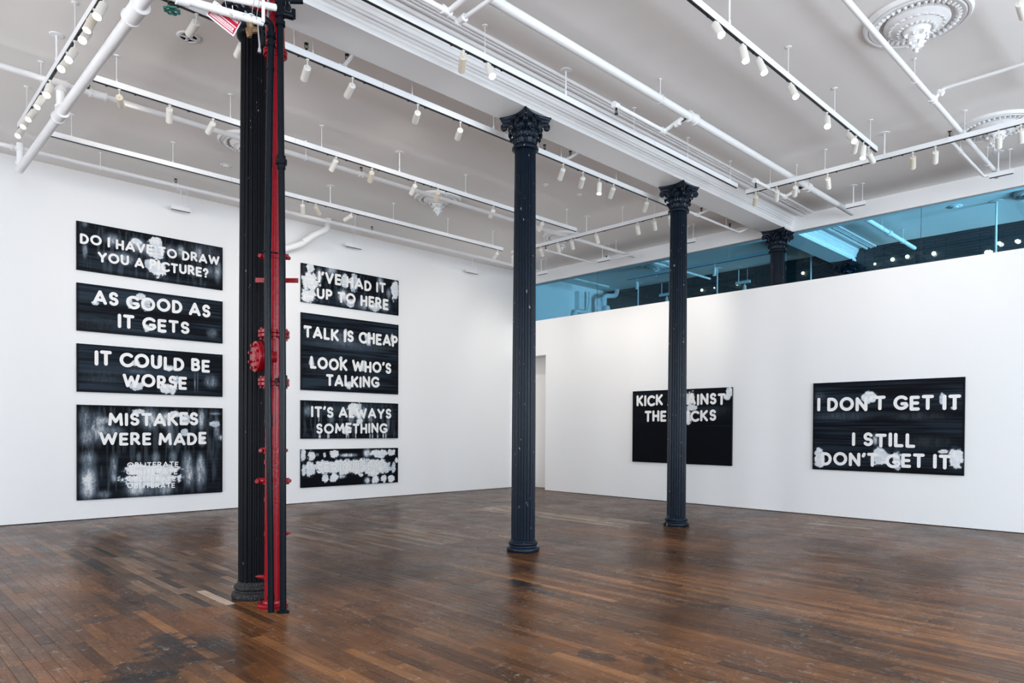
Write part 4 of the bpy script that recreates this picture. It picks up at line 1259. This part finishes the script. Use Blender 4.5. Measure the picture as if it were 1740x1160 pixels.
# stroke letters in a box of height 1: width, centre lines (painted with a round brush of width ST)
ST = 0.21
H_ = ST / 2
T_, B_ = 1 - H_, H_
GL = {
    'A': (0.90, [[(H_, B_), (0.45, T_), (0.90 - H_, B_)], [(0.25, 0.30), (0.65, 0.30)]]),
    'B': (0.66, [[(H_, B_), (H_, T_)], [(H_, T_)] + arc(0.33, 0.71, 0.19, T_ - 0.71, 90, -90, 8) + [(H_, 0.52)], [(H_, 0.52)] + arc(0.36, 0.31, 0.20, 0.205, 90, -90, 8) + [(H_, B_)]]),
    'C': (0.84, [arc(0.50, 0.5, 0.395, 0.395, 48, 312, 18)]),
    'D': (0.76, [[(H_, B_), (H_, T_)], [(H_, T_)] + arc(0.29, 0.5, 0.365, T_ - 0.5, 90, -90, 14) + [(H_, B_)]]),
    'E': (0.62, [[(0.62 - H_, T_), (H_, T_), (H_, B_), (0.62 - H_, B_)], [(H_, 0.51), (0.47, 0.51)]]),
    'G': (0.90, [arc(0.50, 0.5, 0.395, 0.395, 45, 330, 18) + [(0.79, 0.43), (0.55, 0.43)]]),
    'H': (0.74, [[(H_, B_), (H_, T_)], [(0.74 - H_, B_), (0.74 - H_, T_)], [(H_, 0.5), (0.64, 0.5)]]),
    'I': (ST, [[(H_, B_), (H_, T_)]]),
    'K': (0.76, [[(H_, B_), (H_, T_)], [(0.63, T_), (0.17, 0.47)], [(0.26, 0.54), (0.65, B_)]]),
    'L': (0.58, [[(H_, T_), (H_, B_), (0.58 - H_, B_)]]),
    'M': (0.98, [[(H_, B_), (0.17, T_), (0.49, 0.32), (0.81, T_), (0.98 - H_, B_)]]),
    'N': (0.80, [[(H_, B_), (H_, T_), (0.80 - H_, B_), (0.80 - H_, T_)]]),
    'O': (1.0, [arc(0.5, 0.5, 0.395, 0.395, 0, 360, 24)]),
    'P': (0.66, [[(H_, B_), (H_, T_)], [(H_, T_)] + arc(0.33, 0.67, 0.21, T_ - 0.67, 90, -90, 8) + [(H_, 0.445)]]),
    'R': (0.72, [[(H_, B_), (H_, T_)], [(H_, T_)] + arc(0.33, 0.67, 0.21, T_ - 0.67, 90, -90, 8) + [(H_, 0.445)], [(0.34, 0.42), (0.60, B_)]]),
    'S': (0.66, [arc(0.33, 0.695, 0.20, 0.20, 25, 250, 12)[:] + arc(0.33, 0.305, 0.215, 0.20, 80, -150, 12)]),
    'T': (0.72, [[(H_, T_), (0.72 - H_, T_)], [(0.36, T_), (0.36, B_)]]),
    'U': (0.76, [[(H_, T_), (H_, 0.38)] + arc(0.38, 0.38, 0.275, 0.275, 180, 360, 12) + [(0.655, T_)]]),
    'V': (0.84, [[(H_, T_), (0.42, B_), (0.84 - H_, T_)]]),
    'W': (1.20, [[(H_, T_), (0.34, B_), (0.60, 0.78), (0.86, B_), (1.20 - H_, T_)]]),
    'Y': (0.80, [[(H_, T_), (0.40, 0.48), (0.80 - H_, T_)], [(0.40, 0.48), (0.40, B_)]]),
    "'": (0.22, [[(0.14, T_), (0.08, 0.76)]]),
    '?': (0.58, [arc(0.29, 0.68, 0.185, T_ - 0.68, 170, -60, 12) + [(0.29, 0.36)], [(0.29, 0.105), (0.291, 0.105)]]),
}


def stroke_poly(m, pts, hw, fn, t0, t1):
    """raised round-ended brush stroke along pts; fn maps (s, t, height) to world"""
    n = len(pts)
    P = [Vector((p[0], p[1])) for p in pts]
    closed = n > 3 and (P[0] - P[-1]).length < 1e-6
    L_, R_ = [], []
    for i in range(n):
        if i == 0:
            d = (P[1] - P[0]) if not closed else (P[1] - P[-2])
        elif i == n - 1:
            d = (P[-1] - P[-2]) if not closed else (P[1] - P[-2])
        else:
            d = (P[i + 1] - P[i]).normalized() + (P[i] - P[i - 1]).normalized()
        d = d.normalized() if d.length > 1e-9 else Vector((1, 0))
        nn = Vector((-d.y, d.x))
        L_.append(P[i] + nn * hw)
        R_.append(P[i] - nn * hw)
    quads = []
    for i in range(n - 1):
        dd = (P[i + 1] - P[i])
        if dd.length < 1e-9:
            continue
        sn = Vector((-dd.normalized().y, dd.normalized().x))
        q4 = []
        for j_ in (i, i + 1):
            sharp = False
            if 0 < j_ < n - 1:
                sharp = (P[j_] - P[j_ - 1]).normalized().dot((P[j_ + 1] - P[j_]).normalized()) <= 0.93
            q4.append((P[j_] + sn * hw, P[j_] - sn * hw) if sharp else (L_[j_], R_[j_]))
        quads.append((q4[0][0], q4[0][1], q4[1][1], q4[1][0]))
    base_t1 = t1
    for qi, q in enumerate(quads):
        t1 = base_t1 + 0.00006 * (qi % 2)
        vs = [fn(p.x, p.y, t1) for p in q] + [fn(p.x, p.y, t0) for p in q]
        m.add(vs, [(0, 1, 2, 3), (0, 3, 7, 4), (1, 5, 6, 2)])
    caps = P if not closed else []
    for i, p in enumerate(caps):
        if 0 < i < n - 1:
            a, b = (P[i] - P[i - 1]).normalized(), (P[i + 1] - P[i]).normalized()
            if a.dot(b) > 0.93:
                continue
        k = 14
        t1 = base_t1 - 0.00012 - 0.00004 * (i % 3)
        top = [fn(p.x + hw * math.cos(2 * PI * j / k), p.y + hw * math.sin(2 * PI * j / k), t1) for j in range(k)]
        bot = [fn(p.x + hw * math.cos(2 * PI * j / k), p.y + hw * math.sin(2 * PI * j / k), t0) for j in range(k)]
        m.add(top + bot, [tuple(range(k))] + [(j, k + j, k + (j + 1) % k, (j + 1) % k) for j in range(k)])


def vnoise(u, v, seed, octv=4):
    """smooth value noise, u and v in cells"""
    g = np.random.RandomState(seed)
    tab = g.rand(256, 256)
    out = np.zeros_like(u)
    amp, tot = 1.0, 0.0
    for o in range(octv):
        x, y = u * 2 ** o + 17.3 * o, v * 2 ** o + 5.1 * o
        xi, yi = np.floor(x).astype(int), np.floor(y).astype(int)
        fx, fy = x - xi, y - yi
        fx, fy = fx * fx * (3 - 2 * fx), fy * fy * (3 - 2 * fy)
        a = tab[xi % 256, yi % 256]
        b = tab[(xi + 1) % 256, yi % 256]
        c = tab[xi % 256, (yi + 1) % 256]
        d = tab[(xi + 1) % 256, (yi + 1) % 256]
        out += amp * ((a * (1 - fx) + b * fx) * (1 - fy) + (c * (1 - fx) + d * fx) * fy)
        tot += amp
        amp *= 0.55
    return out / tot


SLATE = {1: 0.10, 2: 0.16, 3: 0.15, 4: 0.06, 5: 0.08, 6: 0.15, 7: 0.10, 8: 0.01, 9: 0.04, 10: 0.11}
VERT = {1, 4, 5, 7}


def canvas_colors(n, w, h, S, T):
    d = PAINTINGS[n]
    black = np.array([0.0035, 0.0045, 0.0070])
    slate = np.array([0.055, 0.085, 0.125])
    bluegrey = np.array([0.30, 0.38, 0.47])
    white = np.array([0.84, 0.84, 0.84])
    # brushed ground: long horizontal strokes
    st = vnoise(S * 0.9, T * 55, 100 + n, 3) * 0.5 + vnoise(S * 0.7 + 9, T * 5, 200 + n, 3) * 0.5
    k = np.clip((st - 0.42) * 4.5, 0, 1) * SLATE[n] * 2.4
    if n in (9,):
        k = k * (T > 0.78)
    if n == 8:
        k = k * 0.3
    edge = np.clip(np.minimum(np.minimum(S, w - S) / 0.05, np.minimum(T, h - T) / 0.06), 0, 1)
    k = k * edge
    C = black + (slate - black) * k[..., None]
    if n == 4:
        # two canvases one above the other: a black join, the upper one darker
        C = C * (1 - 0.75 * np.exp(-((T - 0.83) / 0.035) ** 2))[..., None]
        C = C * np.where(T > 0.83, 0.5, 1.0)[..., None]
    # vertical veils
    if n in VERT:
        vv = vnoise(S * 22, T * 2.2, 300 + n, 3)
        m = np.clip((vv - 0.52) * 5, 0, 1) * 0.10 * edge
        C = C + (bluegrey - C) * m[..., None]
    soft = np.zeros_like(S)
    crisp = np.zeros_like(S)
    tex_v = vnoise(S * 40, T * 9, 400 + n, 4)
    tex_h = vnoise(S * 9, T * 60, 450 + n, 3)
    en = vnoise(S * 16, T * 16, 500 + n, 4)
    en2 = vnoise(S * 45, T * 45, 550 + n, 2)
    fleck = vnoise(S * 60, T * 60, 600 + n, 2)
    for (kd, cx, cy, rx, ry, I) in d['blobs']:
        q = np.sqrt(((S - cx) / max(rx, 1e-3)) ** 2 + ((T - cy) / max(ry, 1e-3)) ** 2)
        if kd == 's':
            a = np.exp(-(q * 1.05) ** 3) * min(1.0, I * 1.2) * (0.30 + 1.45 * tex_v) * (0.6 + 0.8 * fleck)
            soft = 1 - (1 - soft) * (1 - np.clip(a, 0, 1))
        else:
            a = np.clip((1.08 - q + (en - 0.5) * 1.0 + (en2 - 0.5) * 0.35) * 9, 0, 1)
            v = np.clip(I * (0.86 + 0.40 * (tex_h - 0.5) * (1.6 if I < 0.92 else 0.8) + 0.40 * (tex_v - 0.45)), 0, 1)
            crisp = np.maximum(crisp, a * v)
            halo = np.clip((1.35 - q + (en - 0.5) * 0.8) * 2.5, 0, 1) * 0.22 * I
            soft = 1 - (1 - soft) * (1 - halo)
    soft = np.clip(soft, 0, 1)
    vel = bluegrey[None, None] + (white - bluegrey)[None, None] * np.clip(soft[..., None] * 1.25 - 0.45, 0, 1)
    C = C + (vel - C) * (soft ** 1.25)[..., None]
    g2 = np.clip(crisp, 0, 1)[..., None]
    wc = bluegrey[None, None] * 1.05 + (white - bluegrey * 1.05)[None, None] * np.clip(g2 * 1.5 - 0.5, 0, 1)
    C = C * (1 - np.clip(g2 * 1.6, 0, 1)) + wc * np.clip(g2 * 1.6, 0, 1)
    return np.clip(C, 0, 0.9)


def canvas_mesh(n, w, h, fn, step=0.0095):
    nxs, nzs = int(w / step) + 1, int(h / step) + 1
    s = np.linspace(0, w, nxs)
    t = np.linspace(0, h, nzs)
    S, T = np.meshgrid(s, t)
    C = canvas_colors(n, w, h, S, T)
    o, es, et = Vector(fn(0, 0, 0.0)), Vector(fn(1, 0, 0)) - Vector(fn(0, 0, 0)), Vector(fn(0, 1, 0)) - Vector(fn(0, 0, 0))
    V = np.array(o)[None, None] + S[..., None] * np.array(es) + T[..., None] * np.array(et)
    V = V.reshape(-1, 3)
    idx = np.arange(nxs * nzs).reshape(nzs, nxs)
    F = np.stack([idx[:-1, :-1], idx[:-1, 1:], idx[1:, 1:], idx[1:, :-1]], -1).reshape(-1, 4)
    me = bpy.data.meshes.new('painted_canvas')
    me.vertices.add(len(V))
    me.vertices.foreach_set('co', V.astype(np.float32).ravel())
    me.loops.add(F.size)
    me.loops.foreach_set('vertex_index', F.astype(np.int32).ravel())
    me.polygons.add(len(F))
    me.polygons.foreach_set('loop_start', np.arange(0, F.size, 4, dtype=np.int32))
    me.polygons.foreach_set('loop_total', np.full(len(F), 4, dtype=np.int32))
    me.update(calc_edges=True)
    ca = me.color_attributes.new('paint', 'FLOAT_COLOR', 'POINT')
    A = np.concatenate([C.reshape(-1, 3), np.ones((nxs * nzs, 1))], 1).astype(np.float32)
    ca.data.foreach_set('color', A.ravel())
    me.materials.append(CANVAS)
    return me


EDGE = mat('black_canvas_edge', (0.006, 0.008, 0.011), 0.5)
LABELS = {
    1: 'black painting reading DO I HAVE TO DRAW YOU A PICTURE?, top left', 2: 'dark painting reading AS GOOD AS IT GETS, second in the left stack', 3: 'dark painting reading IT COULD BE WORSE, third in the left stack',
    4: 'tall black painting reading MISTAKES WERE MADE above repeated OBLITERATE, bottom of the left stack', 5: 'black painting reading I\'VE HAD IT UP TO HERE with white smears', 6: 'dark painting reading TALK IS CHEAP, LOOK WHO\'S TALKING',
    7: 'dark painting reading IT\'S ALWAYS SOMETHING with white drips', 8: 'black painting reading SERIOUSLY? nearly lost in white blots', 9: 'black painting reading KICK AGAINST THE PRICKS behind the third column', 10: 'black painting reading I DON\'T GET IT, I STILL DON\'T GET IT'}
SMALL = {4: (2, 3, 4, 5)}
for n, d in PAINTINGS.items():
    w, h = abs(d['u1'] - d['u0']), d['z1'] - d['z0']
    if d['wall'] == 'L':
        face = 13.33

        def fnw(s, t, k, d=d, face=face):
            return (d['u0'] + s, face - k, d['z0'] + t)
        loc = ((d['u0'] + d['u1']) / 2, YL, d['z0'])
    else:
        face = 13.04

        def fnw(s, t, k, d=d, face=face):
            return (face - k, d['u0'] - s, d['z0'] + t)
        loc = (XP, (d['u0'] + d['u1']) / 2, d['z0'])
    t = thing('text_painting', loc, LABELS[n], 'painting', 'black text paintings on the two walls')
    lv = Vector(loc)
    fn = lambda s, tt, k: tuple(Vector(fnw(s, tt, k)) - lv)
    fr = MB()
    vs = [fnw(s, tt, k) for k in (-0.001, -0.038) for (s, tt) in ((0, 0), (w, 0), (w, h), (0, h))]
    fr.add(vs, [(0, 1, 2, 3), (4, 7, 6, 5), (0, 4, 5, 1), (1, 5, 6, 2), (2, 6, 7, 3), (3, 7, 4, 0)])
    fr.build('stretcher', EDGE, t)
    o = bpy.data.objects.new('painted_canvas', canvas_mesh(n, w, h, fn))
    COL.objects.link(o)
    o.parent = t
    prng = random.Random(n)
    joined = MB()
    for li, (txt, s0, s1, zb0, zt0, zb1, zt1) in enumerate(d['text']):
        gap, space = 0.13, 0.40
        tot = sum(GL[c][0] + gap if c != ' ' else space for c in txt) - gap
        sx = (s1 - s0) / tot
        x = 0.0
        for c in txt:
            if c == ' ':
                x += space
                continue
            gw, strokes = GL[c]
            small = n in SMALL and li in SMALL[n]
            m = joined if small else MB()
            u = x / tot
            zb = zb0 + (zb1 - zb0) * u
            zt = zt0 + (zt1 - zt0) * u
            capH = zt - zb
            jit = prng.uniform(-0.012, 0.012) * capH / 0.235
            lift = 0.0
            if n == 8:
                # grey outline behind the white letter
                for sk in strokes:
                    stroke_poly(m, [(s0 + (x + p[0]) * sx, zb + jit + p[1] * capH) for p in sk], ST / 2 * capH * 0.98, fnw, 0.0, 0.0012)
            for q, sk in enumerate(strokes):
                pts = [(s0 + (x + p[0]) * sx, zb + jit + p[1] * capH) for p in sk]
                hw = ST / 2 * capH * (0.74 if n == 8 else 1.07) * (0.85 if small else 1)
                stroke_poly(m, pts, hw, fnw, 0.0, 0.0022 + 0.00025 * q)
            if not small:
                lo = m.build('letter', LETTER, t)
                if n == 8:
                    lo.data.materials.append(GREYL)
                    npoly = len(lo.data.polygons)
                    cs = [0 if max(abs(v) for v in ()) else 0] if False else None
                    nrm_axis = 1
                    for pl_ in lo.data.polygons:
                        hgt = max(abs((lo.data.vertices[vi].co.y + YL) - 13.33) for vi in pl_.vertices)
                        if hgt < 0.0016:
                            pl_.material_index = 1
            x += gw + gap
    if joined.v:
        lo = joined.build('small_lettering', LETTER, t)
        lo['kind'] = 'stuff'

# ================================================================== STANDPIPE CLUSTER BY THE NEAREST COLUMN
RX_, RY_ = 2.745, 5.785
t = thing('fire_standpipe', (RX_, RY_, 0), 'glossy red fire standpipe with bolted flanges, right of the nearest column', 'standpipe')
MB().tube([(RX_, RY_, 0), (RX_, RY_, 5.0)], 0.070, 28).build('riser', REDP, t)
MB().lathe([(0.128, 0.0), (0.130, 0.020), (0.118, 0.030), (0.085, 0.036), (0.080, 0.055), (0.070, 0.06)], 32, c=(RX_, RY_, 0)).build('floor_flange', REDP, t)


def flange_pair(z, r=0.130, th=0.030, n=8):
    m = MB()
    for s in (-1, 1):
        m.lathe([(0.07, -0.0), (r - 0.004, 0.0), (r, 0.004), (r, th - 0.004), (r - 0.004, th), (0.07, th)], 36, c=(RX_, RY_, z + (0.002 if s > 0 else -th - 0.002)))
    o = m.build('flange', REDP, t)
    for k in range(n):
        a = 2 * PI * (k + 0.5) / n
        x, y = RX_ + (r - 0.027) * math.cos(a), RY_ + (r - 0.027) * math.sin(a)
        b = MB().tube([(x, y, z - th - 0.022), (x, y, z + th + 0.022)], 0.013, 6)
        b.build('bolt', REDP, o)
    return o


for z in (2.367, 1.95):
    flange_pair(z)
flange_pair(4.79, r=0.100, th=0.022)
# side outlet with blind flange
dv = Vector((-0.93, 0.10, 0)).normalized()
c0 = Vector((RX_, RY_, 2.165))
MB().tube([c0, c0 + dv * 0.12], [0.085, 0.070], 24).build('side_outlet', REDP, t)
q = dv.to_track_quat('Z', 'Y').to_matrix().to_4x4()
bf = MB()
bf.lathe([(0.07, 0), (0.128, 0), (0.132, 0.004), (0.132, 0.026), (0.128, 0.030), (0.132, 0.034), (0.132, 0.056), (0.126, 0.060), (0.05, 0.062), (0.045, 0.070)], 36)
bf.xf(Matrix.Translation(c0 + dv * 0.105) @ q)
bo = bf.build('blind_flange', REDP, t)
for k in range(8):
    a = 2 * PI * (k + 0.5) / 8
    m = MB().tube([(0.103 * math.cos(a), 0.103 * math.sin(a), -0.018), (0.103 * math.cos(a), 0.103 * math.sin(a), 0.082)], 0.013, 6)
    m.xf(Matrix.Translation(c0 + dv * 0.105) @ q)
    m.build('bolt', REDP, bo)


def clamp(z, lug=0.0, r=0.082, h=0.03, name='clamp'):
    m = MB()
    m.lathe([(0.069, -h / 2), (r, -h / 2), (r, h / 2), (0.069, h / 2)], 28, c=(RX_, RY_, z))
    if lug:
        e = Vector((0.715, -0.70, 0))
        for s in (-1, 1):
            p = Vector((RX_, RY_, z))
            m.tube([p + e * s * 0.05, p + e * s * (0.06 + lug)], h * 0.52, 10)
            m.tube([p + e * s * (0.05 + lug) + Vector((0.035, 0.035, 0)), p + e * s * (0.05 + lug) - Vector((0.035, 0.035, 0))], h * 0.36, 6)
    m.build(name, REDP, t)


clamp(3.04, 0.06, h=0.05)
clamp(1.359, 0.045, h=0.05)
clamp(1.093, 0.075, h=0.055)
for z in (1.615, 1.26, 0.934, 0.636, 0.256):
    clamp(z, r=0.076, h=0.035)
MB().lathe([(0.074, -0.004), (0.0745, 0.004)], 28, c=(RX_, RY_, 2.06)).build('weld_bead', REDP, t)
# strap bar, hooks
e = Vector((0.715, -0.70, 0))
p = Vector((RX_ + 0.05, RY_ + 0.05, 2.851))
m = MB()
a, b = p - e * 0.19, p + e * 0.185
nrm = Vector((0.70, 0.715, 0)) * 0.006
m.add([a - nrm + Vector((0, 0, -0.02)), b - nrm + Vector((0, 0, -0.02)), b + nrm + Vector((0, 0, -0.02)), a + nrm + Vector((0, 0, -0.02)), a - nrm + Vector((0, 0, 0.02)), b - nrm + Vector((0, 0, 0.02)), b + nrm + Vector((0, 0, 0.02)), a + nrm + Vector((0, 0, 0.02))],
      [(0, 3, 2, 1), (4, 5, 6, 7), (0, 1, 5, 4), (1, 2, 6, 5), (2, 3, 7, 6), (3, 0, 4, 7)])
m.build('strap_bar', REDP, t)
for z, s in ((0.636, 1), (0.256, -1)):
    p = Vector((RX_, RY_, z))
    MB().tube([p + e * s * 0.06, p + e * s * 0.12, p + e * s * 0.155 + Vector((0, 0, 0.004))], [0.022, 0.016, 0.003], 8).build('hook', REDP, t)
# upper elbow and valve body
MB().tube(rounded([(RX_, RY_, 4.85), (RX_ - 0.01, RY_, 5.12), (RX_ - 0.45, RY_ + 0.02, 5.30)], 0.16), 0.080, 24).build('elbow', REDP, t)
MB().lathe([(0.05, 0), (0.08, 0.05), (0.11, 0.12), (0.11, 0.22), (0.08, 0.30), (0.08, 0.70)], 28, c=(RX_ - 0.06, RY_ + 0.05, 5.08)).build('valve_body', REDP, t)

t.rotation_euler = (0.0024, 0.0023, 0)
def along(tab, z):
    for (z0, x0, y0), (z1, x1, y1) in zip(tab, tab[1:]):
        if z <= z1:
            u = max(0, (z - z0) / (z1 - z0))
            return (x0 + (x1 - x0) * u, y0 + (y1 - y0) * u, z)
    return (tab[-1][1], tab[-1][2], z)


# both black pipes lean and bow a little, as old pipework does
B1 = [(0.0, 2.642, 5.598), (0.75, 2.637, 5.603), (1.62, 2.626, 5.614), (2.43, 2.620, 5.620), (3.02, 2.619, 5.620), (4.15, 2.629, 5.611), (4.83, 2.638, 5.602)]
B2 = [(0.0, 2.715, 5.527), (0.75, 2.713, 5.529), (1.94, 2.711, 5.531), (3.02, 2.706, 5.536), (4.15, 2.696, 5.545), (4.84, 2.693, 5.549), (5.76, 2.690, 5.552)]
t = thing('drain_pipe', (2.642, 5.598, 0), 'slim black pipe standing in front of the red standpipe, with an elbow at its top', 'pipe')
MB().tube([(x, y, z) for z, x, y in B1[:3]], 0.0262, 18).build('pipe_run', BLACKP, t)
MB().tube(rounded([(x, y, z) for z, x, y in B1[2:]] + [(2.638, 5.60, 4.92), (2.53, 5.62, 4.975), (2.40, 5.68, 4.985)], 0.08), 0.0290, 18).build('pipe_run', BLACKP, t)
for z, r, h in ((0.125, 0.031, 0.025), (1.58, 0.034, 0.02), (1.62, 0.033, 0.07), (1.66, 0.034, 0.012), (3.03, 0.033, 0.010), (4.55, 0.034, 0.018), (4.755, 0.038, 0.03), (4.83, 0.041, 0.04)):
    MB().tube([along(B1, z - h / 2), along(B1, z + h / 2)], r, 18).build('coupling', BLACKP, t)
MB().tube([(2.57, 5.61, 3.03), (2.70, 5.60, 3.03)], 0.006, 6).build('tie_rod', BLACKP, t)

t = thing('vertical_pipe', (2.715, 5.527, 0), 'straight black pipe at the right edge of the pipe group, with a round floor plate', 'pipe')
MB().tube([(x, y, z) for z, x, y in B2], 0.0268, 18).build('pipe_run', BLACKP, t)
MB().lathe([(0.052, 0.0), (0.052, 0.012), (0.040, 0.020), (0.028, 0.024)], 28, c=(2.715, 5.527, 0)).build('floor_plate', BLACKP, t)
for z, r, h, sg in ((3.779, 0.048, 0.040, 8), (3.815, 0.037, 0.03, 18), (3.74, 0.034, 0.04, 18), (1.985, 0.036, 0.025, 18), (1.905, 0.036, 0.03, 18), (1.945, 0.032, 0.09, 18), (4.93, 0.040, 0.035, 18), (5.04, 0.038, 0.11, 18), (5.10, 0.044, 0.03, 18)):
    MB().tube([along(B2, z - h / 2), along(B2, z + h / 2)], r, sg, smooth=sg > 8).build('coupling', BLACKP, t)
MB().tube([(2.711, 5.531, 1.955), (2.66, 5.55, 1.955), (2.665, 5.545, 1.935)], [0.018, 0.016, 0.012], 10).build('drain_cock', BLACKP, t)
MB().tube([(2.692, 5.55, 5.02), (2.78, 5.49, 5.0)], 0.030, 14).tube([(2.78, 5.49, 4.985), (2.78, 5.49, 5.06)], 0.018, 10).build('side_tee', BLACKP, t)
sc_ = MB()
for k in range(4):
    sc_.tube([(2.75, 5.50, 5.12 + k * 0.06), (2.84, 5.44, 5.13 + k * 0.06)], 0.020, 10)
sc_.build('threaded_outlet', BLACKP, t)

# white overhead pipes that end at the cluster
t = thing('overhead_pipe', (2.57, 5.55, 4.884), 'white pipe cut off beside the nearest column, wired up in front of the red sign', 'pipe', 'white pipes ending at the nearest column')
MB().tube([(1.55, 5.55, 4.745), (2.538, 5.55, 4.879)], 0.031, 18).build('pipe_run', PIPEW, t)
MB().tube([(1.86, 5.55, 4.787), (1.95, 5.55, 4.80)], 0.046, 14).build('coupling', PIPEW, t)
MB().box((2.514, 5.505, 4.86), (2.538, 5.515, 5.04)).build('strap', TRIM, t)
for i, xx in enumerate((2.43, 2.47)):
    MB().tube([(xx, 5.51, 4.86), (xx + 0.01, 5.52, 4.93), (xx + 0.03, 5.50, 5.05)], 0.003, 5).build('tie_wire', STEEL, t)
t = thing('overhead_pipe', (2.67, 5.56, 5.04), 'white pipe joined into the black pipe at the top of the group', 'pipe', 'white pipes ending at the nearest column')
MB().tube([(1.55, 5.58, 4.82), (2.645, 5.54, 5.04)], 0.028, 18).build('pipe_run', PIPEW, t)
MB().tube([(2.20, 5.50, 4.95), (2.23, 5.52, 4.86), (2.29, 5.52, 4.80), (2.27, 5.5, 4.88)], 0.0025, 5).build('tie_wire', STEEL, t)
MB().tube([(2.35, 5.50, 4.84), (2.42, 5.51, 4.885), (2.45, 5.5, 4.88)], 0.0025, 5).build('tie_wire', STEEL, t)
# grey cable on the red valve
t = thing('grey_cable', (2.62, 5.62, 5.0), 'flat grey cable hanging over the red standpipe top', 'cable')
MB().tube(rounded([(2.60, 5.64, 5.30), (2.635, 5.64, 5.08), (2.60, 5.62, 4.90)], 0.05), 0.010, 8).build('cable_run', mat('grey_cable_jacket', (0.25, 0.27, 0.32), 0.5), t)
MB().tube([(2.36, 5.66, 5.12), (2.47, 5.64, 4.90)], 0.010, 8).build('cable_tail', bpy.data.materials['grey_cable_jacket'], t)
# bronze drain valve with silver lever
t = thing('drain_valve', (2.46, 5.58, 4.80), 'corroded bronze drain valve with a long silver lever below the cut white pipe', 'valve')
MB().tube([(2.44, 5.57, 4.86), (2.45, 5.57, 4.80)], [0.034, 0.026], 8).tube([(2.42, 5.57, 4.77), (2.50, 5.57, 4.81)], 0.026, 8).tube([(2.44, 5.56, 4.79), (2.425, 5.55, 4.72)], [0.026, 0.020], 8).tube([(2.41, 5.55, 4.755), (2.43, 5.55, 4.72)], [0.012, 0.022], 8).build('valve_body', BRASS, t)
MB().tube([(2.49, 5.53, 4.84), (2.492, 5.52, 4.74), (2.50, 5.52, 4.66), (2.498, 5.52, 4.615)], [0.005, 0.007, 0.008, 0.011], 8).build('lever', STEEL, t)
MB().tube([(2.50, 5.52, 4.635), (2.498, 5.52, 4.605)], 0.014, 8).build('lever_end', STEEL, t)
MB().tube([(2.525, 5.56, 4.86), (2.55, 5.58, 4.78), (2.55, 5.58, 4.70)], [0.014, 0.020, 0.012], 8).build('hose', BLACKP, t)
# green hand wheel valve
t = thing('wheel_valve', (1.851, 5.60, 4.715), 'small valve with a green lobed hand wheel hanging at the top left', 'valve')
MB().tube([(1.851, 5.60, 4.72), (1.851, 5.60, 4.76)], 0.018, 10).tube([(1.851, 5.60, 4.755), (1.851, 5.60, 4.80)], 0.032, 8).build('bonnet', SPRK, t)
hw = MB()
n = 48
rim = [((0.050 + 0.006 * math.cos(8 * 2 * PI * k / n)) * math.cos(2 * PI * k / n), (0.050 + 0.006 * math.cos(8 * 2 * PI * k / n)) * math.sin(2 * PI * k / n), 0) for k in range(n + 1)]
hw.tube([(1.851 + x, 5.60 + y, 4.707) for x, y, z in rim], 0.0085, 8, caps=False)
for k in range(4):
    a = PI / 4 + k * PI / 2
    hw.tube([(1.851, 5.60, 4.712), (1.851 + 0.046 * math.cos(a), 5.60 + 0.046 * math.sin(a), 4.707)], 0.008, 6)
hw.tube([(1.851, 5.60, 4.70), (1.851, 5.60, 4.722)], 0.014, 10)
hw.build('hand_wheel', GREEN, t)
MB().tube([(1.851, 5.60, 4.80), (1.851, 5.56, 4.815)], 0.03, 10).build('inlet', BLACKP, t)
# red and white instruction plate
A_, B2_, C_, D_ = [Vector(v) for v in ((2.113, 5.63, 4.797), (2.331, 5.63, 4.712), (2.397, 5.63, 4.855), (2.179, 5.63, 4.94))]
t = thing('instruction_plate', (A_ + C_) / 2, 'tilted red and white instruction plate tucked behind the white pipe', 'sign')
ex, ey = (B2_ - A_), (D_ - A_)


def plate(m, u0, u1, v0, v1, k0, k1):
    ps = []
    for k in (k0, k1):
        for (u, v) in ((u0, v0), (u1, v0), (u1, v1), (u0, v1)):
            q = A_ + ex * u + ey * v
            ps.append((q.x, q.y - k, q.z))
    return m.add(ps, [(3, 2, 1, 0), (4, 5, 6, 7), (0, 1, 5, 4), (1, 2, 6, 5), (2, 3, 7, 6), (3, 0, 4, 7)])


plate(MB(), 0, 1, 0, 1.0, 0.0, 0.004).build('plate', SIGNW, t)
plate(MB(), 0.04, 0.96, 0.08, 0.94, 0.004, 0.0048).build('red_field', SIGNR, t)
m = MB()
plate(m, 0.08, 0.92, 0.14, 0.20, 0.0048, 0.0054)
plate(m, 0.10, 0.90, 0.24, 0.40, 0.0048, 0.0054)
plate(m, 0.16, 0.94, 0.47, 0.53, 0.0048, 0.0054)
plate(m, 0.02, 0.50, 0.62, 0.96, 0.0048, 0.0054)
plate(m, 0.52, 0.92, 0.74, 0.90, 0.0048, 0.0054)
m.build('white_panels', SIGNW, t)
m = MB()
pr_ = random.Random(3)
for v in (0.27, 0.33, 0.68, 0.78, 0.88):
    u = 0.12
    while u < 0.86:
        wd = pr_.uniform(0.02, 0.07)
        if v < 0.5 or u < 0.46 or v in (0.78, 0.88):
            plate(m, u, u + wd, v, v + 0.030, 0.0054, 0.0057)
        u += wd + 0.02
o = m.build('fine_print', SIGNR, t)
o['kind'] = 'stuff'
